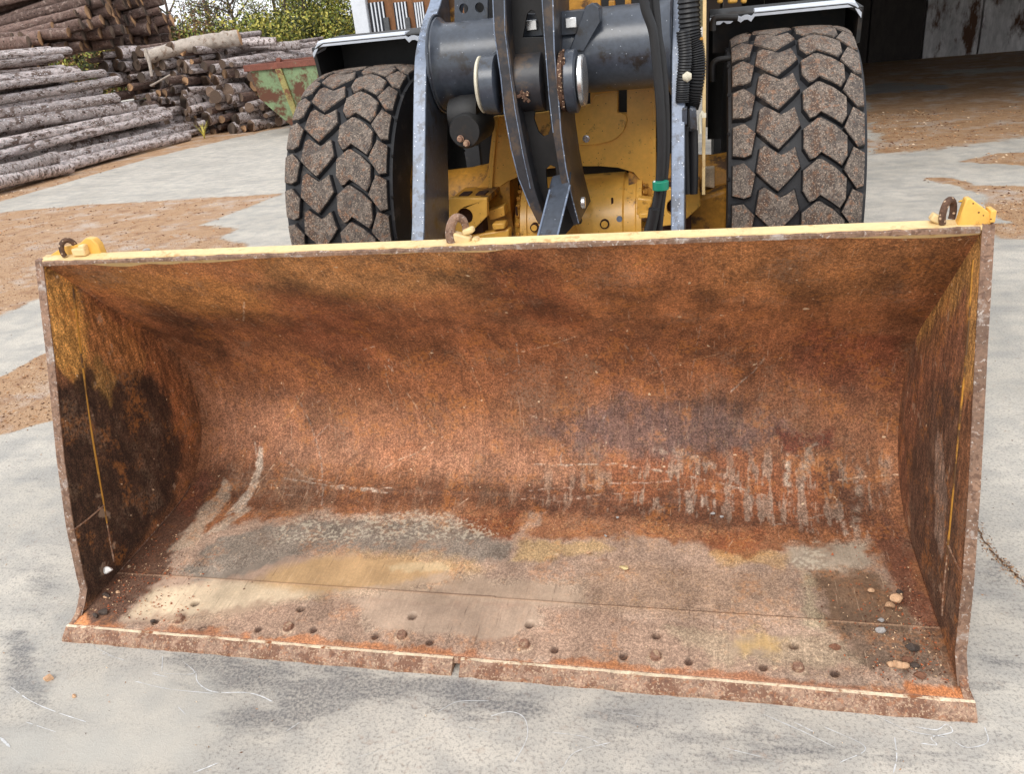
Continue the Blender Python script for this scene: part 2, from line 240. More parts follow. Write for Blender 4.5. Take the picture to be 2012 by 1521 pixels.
# measured stain outlines: bucket (x, arc length), side plates (y, z), ground (x, y); the first 'dark' area paints shade under the barn roof
PROF= [(0.045, 0.04), (0.285, 0.068), (0.55, 0.09), (0.76, 0.115), (0.9, 0.175), (0.995, 0.29), (1.035, 0.45), (1.01, 0.62), (0.91, 0.79), (0.7, 0.995), (0.445, 1.255)]
SHELL= [([(-1.453, 2.268), (1.465, 2.268), (1.572, 1.897), (1.266, 1.604), (0.774, 1.578), (0.099, 1.823), (-0.685, 1.767), (-1.312, 1.792), (-1.582, 2.063)], (152, 92, 46), 0.16, 0.1, 0.8), ([(-1.497, 2.135), (-1.248, 1.882), (-0.818, 1.671), (-0.752, 2.019), (-1.131, 2.185)], (160, 105, 42), 0.06, 0.05, 0.6), ([(-0.641, 2.268), (0.094, 2.268), (0.065, 1.976), (-0.433, 1.887), (-0.715, 2.017)], (150, 104, 56), 0.08, 0.06, 0.7), ([(0.081, 2.173), (0.272, 2.19), (0.329, 1.962), (0.329, 1.59), (0.079, 1.735), (0.065, 1.976)], (112, 60, 30), 0.05, 0.05, 0.75), ([(0.737, 2.187), (1.44, 2.215), (1.422, 1.905), (1.085, 1.778), (0.769, 1.939)], (138, 88, 42), 0.07, 0.06, 0.6), ([(-1.385, 1.69), (-0.45, 1.847), (0.237, 1.592), (0.945, 1.574), (1.419, 1.466), (1.461, 1.184), (0.779, 1.22), (-0.237, 1.166), (-1.159, 1.204), (-1.424, 1.307)], (132, 76, 40), 0.12, 0.08, 0.75), ([(-0.64, 2.013), (-0.45, 1.847), (-0.491, 1.423), (-0.796, 1.308), (-0.844, 1.622)], (112, 58, 32), 0.06, 0.06, 0.5), ([(-1.26, 1.925), (-1.185, 1.879), (-1.154, 1.462), (-1.105, 1.364), (-1.236, 1.395), (-1.364, 1.587)], (84, 48, 26), 0.03, 0.03, 0.75), ([(1.106, 1.609), (1.407, 1.529), (1.435, 1.267), (1.215, 1.223), (1.064, 1.36)], (116, 58, 34), 0.06, 0.06, 0.65), ([(-1.394, 1.253), (-0.464, 1.119), (0.184, 1.044), (0.189, 0.9), (-0.685, 0.896), (-1.371, 0.924)], (148, 98, 70), 0.1, 0.08, 0.7), ([(-0.013, 1.26), (1.379, 1.312), (1.399, 0.992), (0.781, 0.977), (-0.027, 1.04)], (126, 82, 56), 0.12, 0.08, 0.6), ([(0.1, 1.063), (0.351, 1.194), (0.646, 1.175), (0.817, 1.198), (1.078, 1.08), (0.931, 0.98), (0.589, 0.912), (0.288, 0.965)], (98, 76, 72), 0.05, 0.06, 0.7), ([(-0.65, 0.985), (-0.355, 1.013), (-0.321, 0.885), (-0.591, 0.888)], (150, 88, 48), 0.03, 0.04, 0.7), ([(-1.441, 0.824), (-1.27, 0.926), (-1.009, 0.863), (-0.669, 0.826), (-0.343, 0.884), (0.09, 0.853), (0.111, 0.706), (-0.418, 0.732), (-0.833, 0.651), (-1.257, 0.657)], (96, 58, 36), 0.04, 0.05, 0.8), ([(0.064, 0.896), (0.588, 0.972), (1.042, 1.021), (1.393, 0.878), (1.377, 0.702), (0.959, 0.702), (0.484, 0.673), (0.071, 0.703)], (92, 55, 36), 0.04, 0.06, 0.85), ([(-1.03, 0.977), (0.101, 0.981), (0.351, 0.905), (0.11, 0.854), (-0.452, 0.869), (-0.919, 0.89)], (165, 115, 85), 0.04, 0.05, 0.5), ([(1.023, 1.079), (1.204, 1.092), (1.223, 1.025), (1.042, 1.002)], (100, 44, 28), 0.02, 0.03, 0.8), ([(0.348, 1.027), (0.509, 0.97), (0.931, 1.0), (1.151, 0.986), (1.176, 0.785), (0.853, 0.745), (0.395, 0.842)], (150, 84, 42), 0.03, 0.06, 0.45), ([(-1.193, 0.629), (-0.752, 0.73), (-0.2, 0.716), (0.21, 0.711), (0.957, 0.676), (1.053, 0.576), (0.743, 0.54), (0.49, 0.589), (0.034, 0.586), (-0.62, 0.679), (-1.052, 0.541)], (140, 90, 58), 0.025, 0.04, 0.9), ([(-1.313, 0.399), (-1.203, 0.563), (-0.755, 0.68), (-0.236, 0.692), (0.06, 0.553), (0.414, 0.618), (0.707, 0.605), (0.83, 0.533), (1.053, 0.576), (1.351, 0.598), (1.419, 0.07), (1.401, -0.05), (-1.422, -0.05), (-1.439, 0.064)], (162, 134, 114), 0.02, 0.03, 1), ([(-0.193, 0.688), (0.066, 0.73), (0.07, 0.603), (-0.037, 0.551), (-0.15, 0.602)], (120, 66, 36), 0.015, 0.03, 0.9), ([(0.053, 0.587), (0.086, 0.731), (0.157, 0.735), (0.14, 0.651), (0.06, 0.553)], (160, 132, 112), 0.01, 0.02, 0.8), ([(-1.146, 0.503), (-0.819, 0.62), (-0.227, 0.657), (0.046, 0.529), (0.083, 0.441), (-0.227, 0.447), (-0.657, 0.449), (-0.897, 0.33), (-1.057, 0.235), (-1.199, 0.291)], (128, 116, 104), 0.02, 0.03, 0.95), ([(0.725, 0.633), (0.957, 0.676), (0.934, 0.567), (0.813, 0.545)], (130, 72, 38), 0.02, 0.03, 0.8), ([(-0.91, 0.196), (-0.782, 0.353), (-0.651, 0.435), (-0.415, 0.467), (-0.126, 0.433), (-0.0, 0.389), (-0.238, 0.291), (-0.592, 0.206)], (178, 142, 94), 0.045, 0.03, 0.85), ([(-1.274, 0.043), (-1.238, 0.181), (-0.943, 0.258), (-0.592, 0.206), (-0.822, 0.107), (-0.988, 0.045)], (192, 170, 140), 0.03, 0.02, 0.9), ([(0.063, 0.448), (0.099, 0.555), (0.38, 0.581), (0.421, 0.543), (0.157, 0.442)], (178, 146, 96), 0.02, 0.03, 0.75), ([(0.778, 0.542), (1.053, 0.576), (1.012, 0.496), (0.811, 0.48)], (178, 138, 78), 0.02, 0.03, 0.6), ([(-0.43, 0.395), (-0.183, 0.428), (-0.152, 0.39), (-0.359, 0.365)], (190, 168, 130), 0.01, 0.02, 0.6), ([(-0.557, 0.214), (-0.111, 0.38), (0.35, 0.366), (0.365, 0.247), (0.212, 0.233), (-0.172, 0.199)], (166, 142, 120), 0.02, 0.03, 0.8), ([(0.337, 0.469), (1.046, 0.499), (1.02, 0.22), (0.42, 0.207)], (150, 120, 96), 0.05, 0.05, 0.6), ([(1.021, 0.6), (1.292, 0.633), (1.306, 0.519), (1.204, 0.474), (1.046, 0.499)], (160, 146, 128), 0.03, 0.03, 0.9), ([(1.092, 0.478), (1.306, 0.519), (1.383, 0.361), (1.382, 0.214), (1.111, 0.228)], (104, 78, 56), 0.03, 0.04, 0.9), ([(1.062, 0.5), (1.106, 0.454), (1.101, 0.207), (1.043, 0.222)], (168, 150, 120), 0.02, 0.02, 0.7), ([(1.337, 0.77), (1.414, 0.774), (1.439, 0.219), (1.374, 0.316), (1.317, 0.496)], (112, 68, 48), 0.02, 0.04, 0.9), ([(-1.495, 0.023), (-1.539, 0.293), (-1.461, 0.694), (-1.396, 0.839), (-1.33, 0.802), (-1.289, 0.416), (-1.241, 0.288), (-1.277, 0.078), (-1.274, -0.05)], (92, 62, 46), 0.02, 0.03, 0.95), ([(-1.461, 0.694), (-1.401, 0.851), (-1.33, 0.802), (-1.355, 0.619)], (112, 64, 42), 0.015, 0.03, 0.8), ([(-1.313, 0.399), (-1.315, 0.654), (-1.292, 0.829), (-1.245, 0.778), (-1.225, 0.561), (-1.221, 0.437)], (168, 146, 124), 0.012, 0.02, 0.8), ([(-1.153, 0.974), (-1.138, 0.975), (-1.117, 0.835), (-1.141, 0.664), (-1.193, 0.629), (-1.16, 0.808)], (176, 158, 140), 0.006, 0.012, 0.85), ([(-1.212, 0.499), (-1.17, 0.63), (-1.118, 0.665), (-1.141, 0.535)], (170, 150, 130), 0.01, 0.02, 0.8), ([(-1.279, 0.019), (-0.698, 0.177), (0.214, 0.222), (1.222, 0.189), (1.255, 0.053), (0.888, 0.015), (-0.014, 0.009), (-0.928, -0.05)], (142, 112, 92), 0.02, 0.03, 0.7), ([(-0.435, 0.2), (0.214, 0.222), (0.225, 0.157), (0.106, 0.072), (-0.032, 0.079), (-0.349, 0.071)], (160, 136, 116), 0.015, 0.02, 0.9), ([(0.617, 0.182), (1.135, 0.19), (1.208, 0.102), (1.118, 0.056), (0.773, 0.058)], (160, 138, 112), 0.02, 0.03, 0.7), ([(0.82, 0.15), (0.927, 0.18), (0.992, 0.157), (0.974, 0.107), (0.848, 0.085)], (182, 146, 88), 0.025, 0.03, 0.8), ([(1.179, 0.298), (1.444, 0.24), (1.428, 0.053), (1.286, 0.074), (1.154, 0.115)], (92, 72, 56), 0.03, 0.04, 0.8), ([(-1.47, -0.05), (-0.729, -0.05), (-0.009, -0.05), (0.624, -0.05), (1.439, -0.05), (1.453, 0.022), (0.917, 0.009), (0.151, 0.015), (-0.549, 0.02), (-1.417, 0.006)], (150, 92, 56), 0.012, 0.03, 0.8), ([(-0.771, 0.009), (-0.482, 0.037), (-0.014, 0.009), (-0.039, -0.05), (-0.721, -0.05)], (168, 106, 62), 0.006, 0.02, 0.7), ([(0.314, 0.012), (0.547, 0.035), (0.669, 0.007), (0.38, -0.05)], (168, 106, 62), 0.006, 0.02, 0.7), ([(-1.495, 0.023), (-1.431, 0.053), (-1.362, -0.05), (-1.454, -0.05)], (196, 124, 66), 0.01, 0.01, 0.9), ([(1.305, 0.032), (1.451, 0.039), (1.446, -0.05), (1.323, -0.05)], (184, 108, 50), 0.01, 0.02, 0.8)]
SCR= [([(-1.002, 0.839), (-0.803, 0.809), (-0.524, 0.794)], 0.006, (196, 176, 156), 0.8), ([(-0.907, 0.843), (-0.662, 0.802), (-0.506, 0.808)], 0.004, (200, 180, 160), 0.7), ([(-1.024, 0.932), (-0.844, 0.794), (-0.757, 0.686)], 0.012, (168, 140, 118), 0.5), ([(-0.635, 0.875), (-0.232, 0.876), (0.312, 0.882), (0.59, 0.87)], 0.005, (70, 45, 32), 0.6), ([(0.083, 0.928), (0.39, 0.943), (0.588, 0.922), (0.818, 0.878), (1.001, 0.822)], 0.007, (186, 166, 146), 0.7), ([(-0.006, 0.791), (0.2, 0.787), (0.59, 0.849), (0.874, 0.838)], 0.004, (180, 150, 128), 0.6), ([(0.568, 1.001), (0.665, 0.994), (0.781, 0.947), (0.828, 0.909)], 0.03, (166, 140, 120), 0.75), ([(0.073, 0.818), (0.354, 0.862), (0.628, 0.882)], 0.005, (190, 160, 140), 0.6), ([(1.051, 0.983), (1.054, 0.813)], 0.028, (166, 148, 130), 0.8), ([(1.133, 1.023), (1.102, 0.867)], 0.022, (160, 140, 122), 0.7), ([(1.169, 1.043), (1.079, 0.984)], 0.012, (160, 140, 122), 0.7), ([(1.311, 0.952), (1.261, 0.644)], 0.035, (150, 130, 112), 0.6), ([(1.228, 0.787), (1.239, 0.668)], 0.018, (165, 145, 128), 0.7), ([(0.781, 0.897), (0.789, 0.766)], 0.012, (170, 148, 130), 0.7), ([(0.686, 0.831), (0.697, 0.762)], 0.02, (170, 148, 130), 0.6), ([(0.911, 0.881), (0.916, 0.749)], 0.016, (170, 148, 130), 0.7), ([(0.743, 0.822), (0.743, 0.752)], 0.012, (176, 156, 138), 0.6), ([(1.143, 0.806), (1.157, 0.737)], 0.02, (160, 140, 122), 0.6), ([(0.855, 0.859), (0.854, 0.769)], 0.008, (170, 148, 130), 0.6), ([(0.993, 0.843), (0.994, 0.704)], 0.01, (170, 148, 130), 0.6), ([(0.968, 0.923), (0.943, 0.75)], 0.006, (170, 148, 130), 0.6), ([(1.052, 1.924), (1.181, 1.533), (1.134, 1.36)], 0.012, (78, 44, 26), 0.5), ([(1.129, 1.412), (1.217, 1.202)], 0.012, (84, 48, 30), 0.5), ([(-0.303, 2.198), (-0.396, 1.886)], 0.008, (90, 56, 30), 0.5), ([(-0.054, 2.15), (-0.017, 2.05), (0.048, 1.977)], 0.008, (92, 58, 30), 0.5), ([(0.531, 2.082), (0.623, 2.137)], 0.01, (170, 120, 50), 0.5), ([(-0.846, 2.024), (-0.945, 1.675)], 0.01, (90, 54, 28), 0.4), ([(0.12, 2.201), (0.148, 1.972)], 0.01, (80, 46, 26), 0.5), ([(1.291, 1.912), (1.329, 1.767)], 0.012, (84, 50, 30), 0.6), ([(-1.18, 1.019), (-1.159, 0.929)], 0.008, (176, 158, 140), 0.6), ([(-0.973, 0.762), (-0.853, 0.753)], 0.006, (176, 150, 130), 0.5), ([(-0.626, 0.693), (0.028, 0.615)], 0.003, (150, 120, 90), 0.4)]
SIDEL= [([(0.431, 1.287), (0.714, 1.167), (0.562, 1.137), (0.815, 0.775), (0.665, 0.597), (0.526, 0.667), (0.499, 0.765), (0.423, 0.78), (0.353, 0.911), (0.38, 1.125)], (186, 132, 54), 0.008, 0.015, 0.95), ([(0.573, 1.162), (0.887, 0.858), (0.952, 0.648), (0.966, 0.295), (0.69, 0.203), (0.522, 0.494), (0.515, 0.799)], (136, 80, 40), 0.03, 0.03, 0.8), ([(0.53, 0.833), (0.8, 0.669), (0.879, 0.49), (0.833, 0.268), (0.692, 0.126), (0.186, 0.03), (0.029, 0.16), (0.293, 0.862), (0.42, 0.832)], (56, 38, 28), 0.03, 0.035, 0.95), ([(0.546, 0.867), (0.612, 0.755), (0.538, 0.661), (0.499, 0.765)], (150, 110, 50), 0.015, 0.02, 0.7)]
SIDER= [([(0.398, 1.278), (0.625, 1.134), (0.951, 0.793), (0.905, 0.701), (0.684, 0.795), (0.522, 1.077), (0.501, 1.084), (0.436, 0.901), (0.49, 0.75), (0.235, 0.903)], (166, 118, 54), 0.02, 0.02, 0.9), ([(0.975, 0.69), (0.654, 0.971), (0.453, 0.984), (0.419, 0.816), (0.482, 0.621), (0.41, 0.235), (0.755, 0.085), (1.04, 0.229)], (118, 74, 50), 0.03, 0.03, 0.8), ([(0.694, 0.687), (0.419, 0.816), (0.372, 0.616), (0.152, 0.166), (0.266, 0.063), (0.674, 0.079), (0.873, 0.325)], (80, 56, 42), 0.02, 0.03, 0.8), ([(0.584, 0.565), (0.534, 0.61), (0.39, 0.433), (0.366, 0.268), (0.467, 0.289)], (140, 116, 100), 0.008, 0.02, 0.6)]
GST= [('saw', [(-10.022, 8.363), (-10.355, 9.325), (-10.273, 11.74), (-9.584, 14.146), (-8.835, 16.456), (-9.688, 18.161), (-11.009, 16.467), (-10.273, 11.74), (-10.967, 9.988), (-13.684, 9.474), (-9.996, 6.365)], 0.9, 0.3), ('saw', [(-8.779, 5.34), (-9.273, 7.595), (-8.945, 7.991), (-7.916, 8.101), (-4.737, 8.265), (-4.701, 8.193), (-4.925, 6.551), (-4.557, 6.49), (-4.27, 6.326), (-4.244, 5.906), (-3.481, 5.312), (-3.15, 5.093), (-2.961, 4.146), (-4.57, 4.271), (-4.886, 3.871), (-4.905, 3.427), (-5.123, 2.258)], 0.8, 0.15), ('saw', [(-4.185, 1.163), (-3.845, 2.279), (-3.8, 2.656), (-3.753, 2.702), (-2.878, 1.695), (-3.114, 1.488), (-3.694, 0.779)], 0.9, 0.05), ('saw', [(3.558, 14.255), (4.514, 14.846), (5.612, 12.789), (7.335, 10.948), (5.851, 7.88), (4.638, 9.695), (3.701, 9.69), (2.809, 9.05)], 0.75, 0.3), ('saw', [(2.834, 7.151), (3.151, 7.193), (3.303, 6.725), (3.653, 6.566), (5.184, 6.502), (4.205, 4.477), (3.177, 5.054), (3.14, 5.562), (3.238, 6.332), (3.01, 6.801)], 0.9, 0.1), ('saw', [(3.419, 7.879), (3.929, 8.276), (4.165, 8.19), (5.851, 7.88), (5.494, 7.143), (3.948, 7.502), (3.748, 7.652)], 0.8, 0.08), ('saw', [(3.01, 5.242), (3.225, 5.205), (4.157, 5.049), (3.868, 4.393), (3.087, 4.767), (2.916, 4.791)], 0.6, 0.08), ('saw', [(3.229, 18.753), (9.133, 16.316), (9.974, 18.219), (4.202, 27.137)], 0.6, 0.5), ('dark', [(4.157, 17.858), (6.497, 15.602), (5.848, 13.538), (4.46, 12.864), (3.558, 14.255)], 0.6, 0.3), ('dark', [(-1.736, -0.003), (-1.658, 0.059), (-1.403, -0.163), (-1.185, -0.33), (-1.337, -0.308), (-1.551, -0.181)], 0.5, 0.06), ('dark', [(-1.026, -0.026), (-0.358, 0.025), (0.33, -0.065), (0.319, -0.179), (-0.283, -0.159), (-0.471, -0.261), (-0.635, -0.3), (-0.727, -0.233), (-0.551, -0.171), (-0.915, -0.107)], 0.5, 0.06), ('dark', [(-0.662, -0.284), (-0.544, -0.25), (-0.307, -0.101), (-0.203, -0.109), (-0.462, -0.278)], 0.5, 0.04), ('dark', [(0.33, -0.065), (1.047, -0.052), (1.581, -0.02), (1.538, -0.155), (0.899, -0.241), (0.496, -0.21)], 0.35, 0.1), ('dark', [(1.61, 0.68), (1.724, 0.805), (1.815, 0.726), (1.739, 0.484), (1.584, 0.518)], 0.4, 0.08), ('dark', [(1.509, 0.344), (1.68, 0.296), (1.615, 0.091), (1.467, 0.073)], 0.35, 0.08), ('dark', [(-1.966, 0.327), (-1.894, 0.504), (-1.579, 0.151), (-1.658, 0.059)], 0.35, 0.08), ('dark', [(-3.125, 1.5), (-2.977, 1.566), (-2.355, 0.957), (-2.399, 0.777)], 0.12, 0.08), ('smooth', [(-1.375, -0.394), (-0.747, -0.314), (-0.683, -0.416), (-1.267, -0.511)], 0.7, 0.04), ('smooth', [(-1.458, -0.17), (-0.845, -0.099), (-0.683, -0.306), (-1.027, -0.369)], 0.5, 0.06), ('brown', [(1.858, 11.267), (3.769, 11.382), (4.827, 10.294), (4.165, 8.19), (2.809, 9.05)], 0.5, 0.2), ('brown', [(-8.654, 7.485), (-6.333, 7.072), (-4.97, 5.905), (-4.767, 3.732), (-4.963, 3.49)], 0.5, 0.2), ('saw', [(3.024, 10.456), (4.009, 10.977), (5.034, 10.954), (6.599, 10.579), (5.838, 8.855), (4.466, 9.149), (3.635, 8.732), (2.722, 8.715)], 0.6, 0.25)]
GSC= [([(-0.884, -0.081), (-0.853, -0.122), (-0.805, -0.149), (-0.754, -0.158), (-0.669, -0.148), (-0.613, -0.154), (-0.559, -0.172)], 0.006), ([(-1.069, -0.147), (-0.934, -0.164), (-0.768, -0.164)], 0.004), ([(-1.495, -0.22), (-1.373, -0.267), (-1.25, -0.298), (-1.118, -0.322)], 0.005), ([(-0.957, -0.043), (-0.887, -0.092), (-1.032, -0.105)], 0.003), ([(-1.276, -0.042), (-1.158, -0.065)], 0.003), ([(-1.341, -0.012), (-1.203, -0.058)], 0.002), ([(-1.029, -0.109), (-0.965, -0.117)], 0.004), ([(-0.026, -0.147), (0.024, -0.102), (0.116, -0.087)], 0.003), ([(0.131, -0.147), (0.187, -0.121), (0.236, -0.138), (0.258, -0.205), (0.239, -0.294)], 0.004), ([(-0.211, -0.336), (-0.082, -0.267), (0.045, -0.177)], 0.002), ([(0.08, -0.191), (0.144, -0.202)], 0.003), ([(0.912, -0.041), (1.016, -0.091), (1.09, -0.133)], 0.004), ([(0.993, -0.059), (1.043, -0.088)], 0.004), ([(1.072, -0.066), (1.168, -0.123), (1.096, -0.181)], 0.004), ([(1.249, -0.079), (1.241, -0.146), (1.223, -0.197)], 0.006), ([(1.312, -0.036), (1.362, -0.039), (1.392, -0.017), (1.399, -0.043), (1.343, -0.067), (1.35, -0.091), (1.312, -0.091)], 0.005), ([(1.392, -0.069), (1.424, -0.09), (1.479, -0.066), (1.487, -0.014)], 0.004), ([(1.178, 0.019), (1.284, -0.049), (1.382, -0.062)], 0.003), ([(0.369, -0.31), (0.4, -0.239), (0.494, -0.193)], 0.003), ([(-1.322, -0.347), (-1.189, -0.37)], 0.004), ([(-0.607, -0.406), (-0.663, -0.448)], 0.006), ([(0.797, -0.171), (0.902, -0.19)], 0.003), ([(-1.044, -0.029), (-1.004, -0.094)], 0.004), ([(0.484, -0.085), (0.572, -0.093)], 0.002), ([(-0.855, -0.229), (-0.812, -0.254)], 0.003), ([(-0.462, -0.278), (-0.433, -0.237)], 0.003), ([(-1.359, -0.411), (-1.294, -0.441)], 0.01), ([(0.319, -0.179), (0.422, -0.184), (0.482, -0.211)], 0.003)]
BOLTS= [(-1.049, 0.056), (-0.63, 0.06), (-0.22, 0.062), (0.192, 0.064), (0.604, 0.06), (1.017, 0.059)]
HOLES= [(-1.033, 0.136), (-0.621, 0.146), (-0.211, 0.148), (0.194, 0.149), (0.603, 0.144), (1.013, 0.143)]
PITS= [(-1.136, 0.039), (-0.942, 0.029), (-0.736, 0.042), (-0.536, 0.058), (-0.311, 0.051), (-0.118, 0.046), (0.291, 0.055), (0.507, 0.051), (0.703, 0.051), (0.919, 0.051), (1.117, 0.049)]
STONES= [((-1.36, 0.059), 0.018, 'dark'), ((-1.146, 0.038), 0.01, 'dark'), ((-1.379, 0.04), 0.014, 'dark'), ((-1.37, 0.157), 0.008, 'tan'), ((-1.47, 0.136), 0.016, 'dark'), (None, 0.008, 'tan'), ((-1.471, 0.214), 0.006, 'tan'), ((1.269, 0.39), 0.012, 'tan'), ((1.338, 0.357), 0.02, 'tan'), ((1.315, 0.328), 0.014, 'tan'), ((1.357, 0.393), 0.01, 'dark'), ((1.277, 0.265), 0.01, 'grey'), ((1.267, 0.223), 0.016, 'grey'), ((1.129, 0.141), 0.016, 'brown'), ((1.344, 0.162), 0.02, 'dark'), ((1.327, 0.114), 0.016, 'brown'), ((1.273, 0.094), 0.012, 'tan'), ((1.297, 0.096), 0.018, 'tan'), ((1.31, 0.094), 0.014, 'tan'), ((1.344, 0.062), 0.017, 'brown'), ((1.34, 0.097), 0.012, 'dark'), ((0.78, 0.741), 0.008, 'grey'), ((0.813, 0.728), 0.007, 'grey'), ((0.397, 0.6), 0.006, 'grey'), ((0.346, 0.504), 0.009, 'tan'), ((0.476, 0.433), 0.016, 'straw'), ((0.537, 1.24), 0.006, 'grey'), ((0.317, 1.057), 0.005, 'tan'), ((0.431, 0.702), 0.007, 'grey'), ((0.179, 0.042), 0.006, 'tan')]
STREAK= [([(0.451, 0.918), (0.819, 0.978), (1.079, 1.061), (1.408, 0.992), (1.345, 0.611), (1.062, 0.682), (0.779, 0.691), (0.458, 0.775)], (160, 140, 122), 1, 0.55), ([(0.106, 0.897), (0.588, 0.942), (0.781, 0.856), (0.593, 0.757), (0.102, 0.758)], (150, 124, 104), 1, 0.6), ([(0.251, 1.215), (0.927, 1.243), (0.931, 0.98), (0.246, 1.004)], (84, 70, 68), 1, 0.35), ([(-1.371, 0.924), (-0.681, 0.874), (0.113, 0.831), (0.106, 0.62), (-1.008, 0.544)], (150, 120, 96), 1, 0.25)]
FXZ= [('grit', [(-1.267, 0.032), (-1.271, 0.231), (-1.039, 0.277), (-0.815, 0.422), (-0.202, 0.427), (-0.098, 0.329), (-0.448, 0.235), (-0.589, 0.199), (-0.835, 0.094)], 0.1), ('grit', [(-0.542, 0.179), (-0.101, 0.341), (0.262, 0.359), (0.365, 0.247), (0.214, 0.222), (0.225, 0.157), (0.106, 0.072), (-0.314, 0.074), (-0.426, 0.177)], 0.12), ('grit', [(1.021, 0.6), (1.29, 0.62), (1.31, 0.544), (1.046, 0.499)], 0.2), ('grit', [(0.82, 0.16), (0.994, 0.177), (0.966, 0.096), (0.833, 0.083)], 0.15), ('grit', [(1.141, 0.482), (1.36, 0.475), (1.376, 0.253), (1.113, 0.249)], 0.35), ('fleck', [(-0.98, 0.578), (-0.789, 0.653), (-0.238, 0.7), (0.034, 0.586), (-0.153, 0.537), (-0.559, 0.52), (-0.878, 0.462)], 0.5), ('fleck', [(1.048, 0.524), (1.126, 0.634), (1.147, 0.532), (1.09, 0.453)], 0.5), ('net', [(-1.21, 0.66), (0.006, 0.727), (0.958, 0.689), (1.051, 0.563), (0.778, 0.529), (0.037, 0.571), (-0.833, 0.651)], 1.0), ('net', [(0.341, 0.443), (1.046, 0.499), (1.033, 0.201), (0.368, 0.225)], 0.55), ('net', [(-1.164, 1.18), (1.404, 1.246), (1.389, 0.837), (-1.136, 0.809)], 0.35), ('net', [(1.437, 0.037), (0.149, 0.025), (-0.931, 0.016)], 0.7), ('net', [(1.591, 1.409), (-1.562, 1.43)], 0.3)]

# ------------------------------------------------------------------ stain painting in surface coordinates
_T = RNG.random((256, 256))
def vn(x, y):
    xi = np.floor(x).astype(int); yi = np.floor(y).astype(int); fx = x-xi; fy = y-yi; fx = fx*fx*(3-2*fx); fy = fy*fy*(3-2*fy)
    a = _T[xi % 256, yi % 256]; b = _T[(xi+1) % 256, yi % 256]; c = _T[xi % 256, (yi+1) % 256]; d = _T[(xi+1) % 256, (yi+1) % 256]
    return (a*(1-fx)+b*fx)*(1-fy)+(c*(1-fx)+d*fx)*fy
def fbm(x, y, s, o=5, off=0.0):
    r = 0; a = .5; t = 0
    for i in range(o): r = r+a*vn(x*s+off+i*17.3, y*s+off*1.7+i*9.1); t += a; s *= 2.07; a *= .55
    return r/t-.5
def sdf(x, y, pts):
    ins = np.zeros(x.shape, bool); dm = np.full(x.shape, 1e9); n = len(pts)
    for i in range(n):
        x0, y0 = pts[i]; x1, y1 = pts[(i+1) % n]
        c = (y0 > y) != (y1 > y)
        if y1 != y0: ins ^= c & (x < (x1-x0)*(y-y0)/(y1-y0)+x0)
        dx, dy = x1-x0, y1-y0; q = dx*dx+dy*dy+1e-12; t = np.clip(((x-x0)*dx+(y-y0)*dy)/q, 0, 1)
        dm = np.minimum(dm, (x-x0-t*dx)**2+(y-y0-t*dy)**2)
    d = np.sqrt(dm); return np.where(ins, d, -d)
def ldist(x, y, pts):
    dm = np.full(x.shape, 1e9)
    for i in range(len(pts)-1):
        x0, y0 = pts[i]; x1, y1 = pts[i+1]; dx, dy = x1-x0, y1-y0; q = dx*dx+dy*dy+1e-12; t = np.clip(((x-x0)*dx+(y-y0)*dy)/q, 0, 1)
        dm = np.minimum(dm, (x-x0-t*dx)**2+(y-y0-t*dy)**2)
    return np.sqrt(dm)
def sstep(d): d = np.clip(d, 0, 1); return d*d*(3-2*d)
def paint(x, y, base, layers, lines=(), ragg=1.0, desat=.12, gain=1.22):
    c = np.tile(np.array(lin(base)), (len(x), 1)); nz1 = fbm(x, y, 9, 6); nz2 = fbm(x, y, 45, 4, 5.0)
    for i, (pts, rgb, so_, nz, op) in enumerate(layers):
        d = sdf(x, y, pts)+(nz1*2.6+nz2*1.5)*nz*ragg+fbm(x, y, 20, 3, 3.1*i)*nz*1.2
        m = (sstep((d+so_)/(2*so_))*op)[:, None]; c = c*(1-m)+np.array(lin(rgb))*m
    for i, (pts, wd, rgb, op) in enumerate(lines):
        d = ldist(x+nz2*.008, y+nz1*.02, pts); m = sstep(1.2-d/wd*1.6)*np.clip(.55+fbm(x, y, 60, 3, i*2.3)*5, 0, 1)*op; m = m[:, None]; c = c*(1-m)+np.array(lin(rgb))*m
    l = (c @ np.array([.3, .55, .15]))[:, None]; return (c*(1-desat)+l*desat)*gain*np.array([1.0, 1.0, .97])
def crom(pts, n=12):
    P = [np.array(p, float) for p in pts]; o = []
    for i in range(len(P)-1):
        a = P[i-1] if i else 2*P[0]-P[1]; b = P[i]; c = P[i+1]; d = P[i+2] if i+2 < len(P) else 2*P[-1]-P[-2]
        for k in range(n): t = k/n; o.append(.5*((2*b)+(-a+c)*t+(2*a-5*b+4*c-d)*t*t+(-a+3*b-3*c+d)*t**3))
    o.append(P[-1]); return np.array(o)
prof = crom(PROF); sarc = np.concatenate([[0], np.cumsum(np.linalg.norm(np.diff(prof, axis=0), axis=1))])
def PS(x, s, h=0.0):
    """point of the bucket's inner face at x and arc length s from the cutting edge, h above the steel"""
    y = np.interp(s, sarc, prof[:, 0]); z = np.interp(s, sarc, prof[:, 1])
    if s < 0: y, z = prof[0]+(prof[1]-prof[0])/np.linalg.norm(prof[1]-prof[0])*s
    e = .01; a = np.array([np.interp(s-e, sarc, prof[:, 0]), np.interp(s-e, sarc, prof[:, 1])]); b = np.array([np.interp(s+e, sarc, prof[:, 0]), np.interp(s+e, sarc, prof[:, 1])])
    t = (b-a)/np.linalg.norm(b-a); n = np.array([-t[1], t[0]]); return Vector((x, y+n[0]*h, z+n[1]*h))
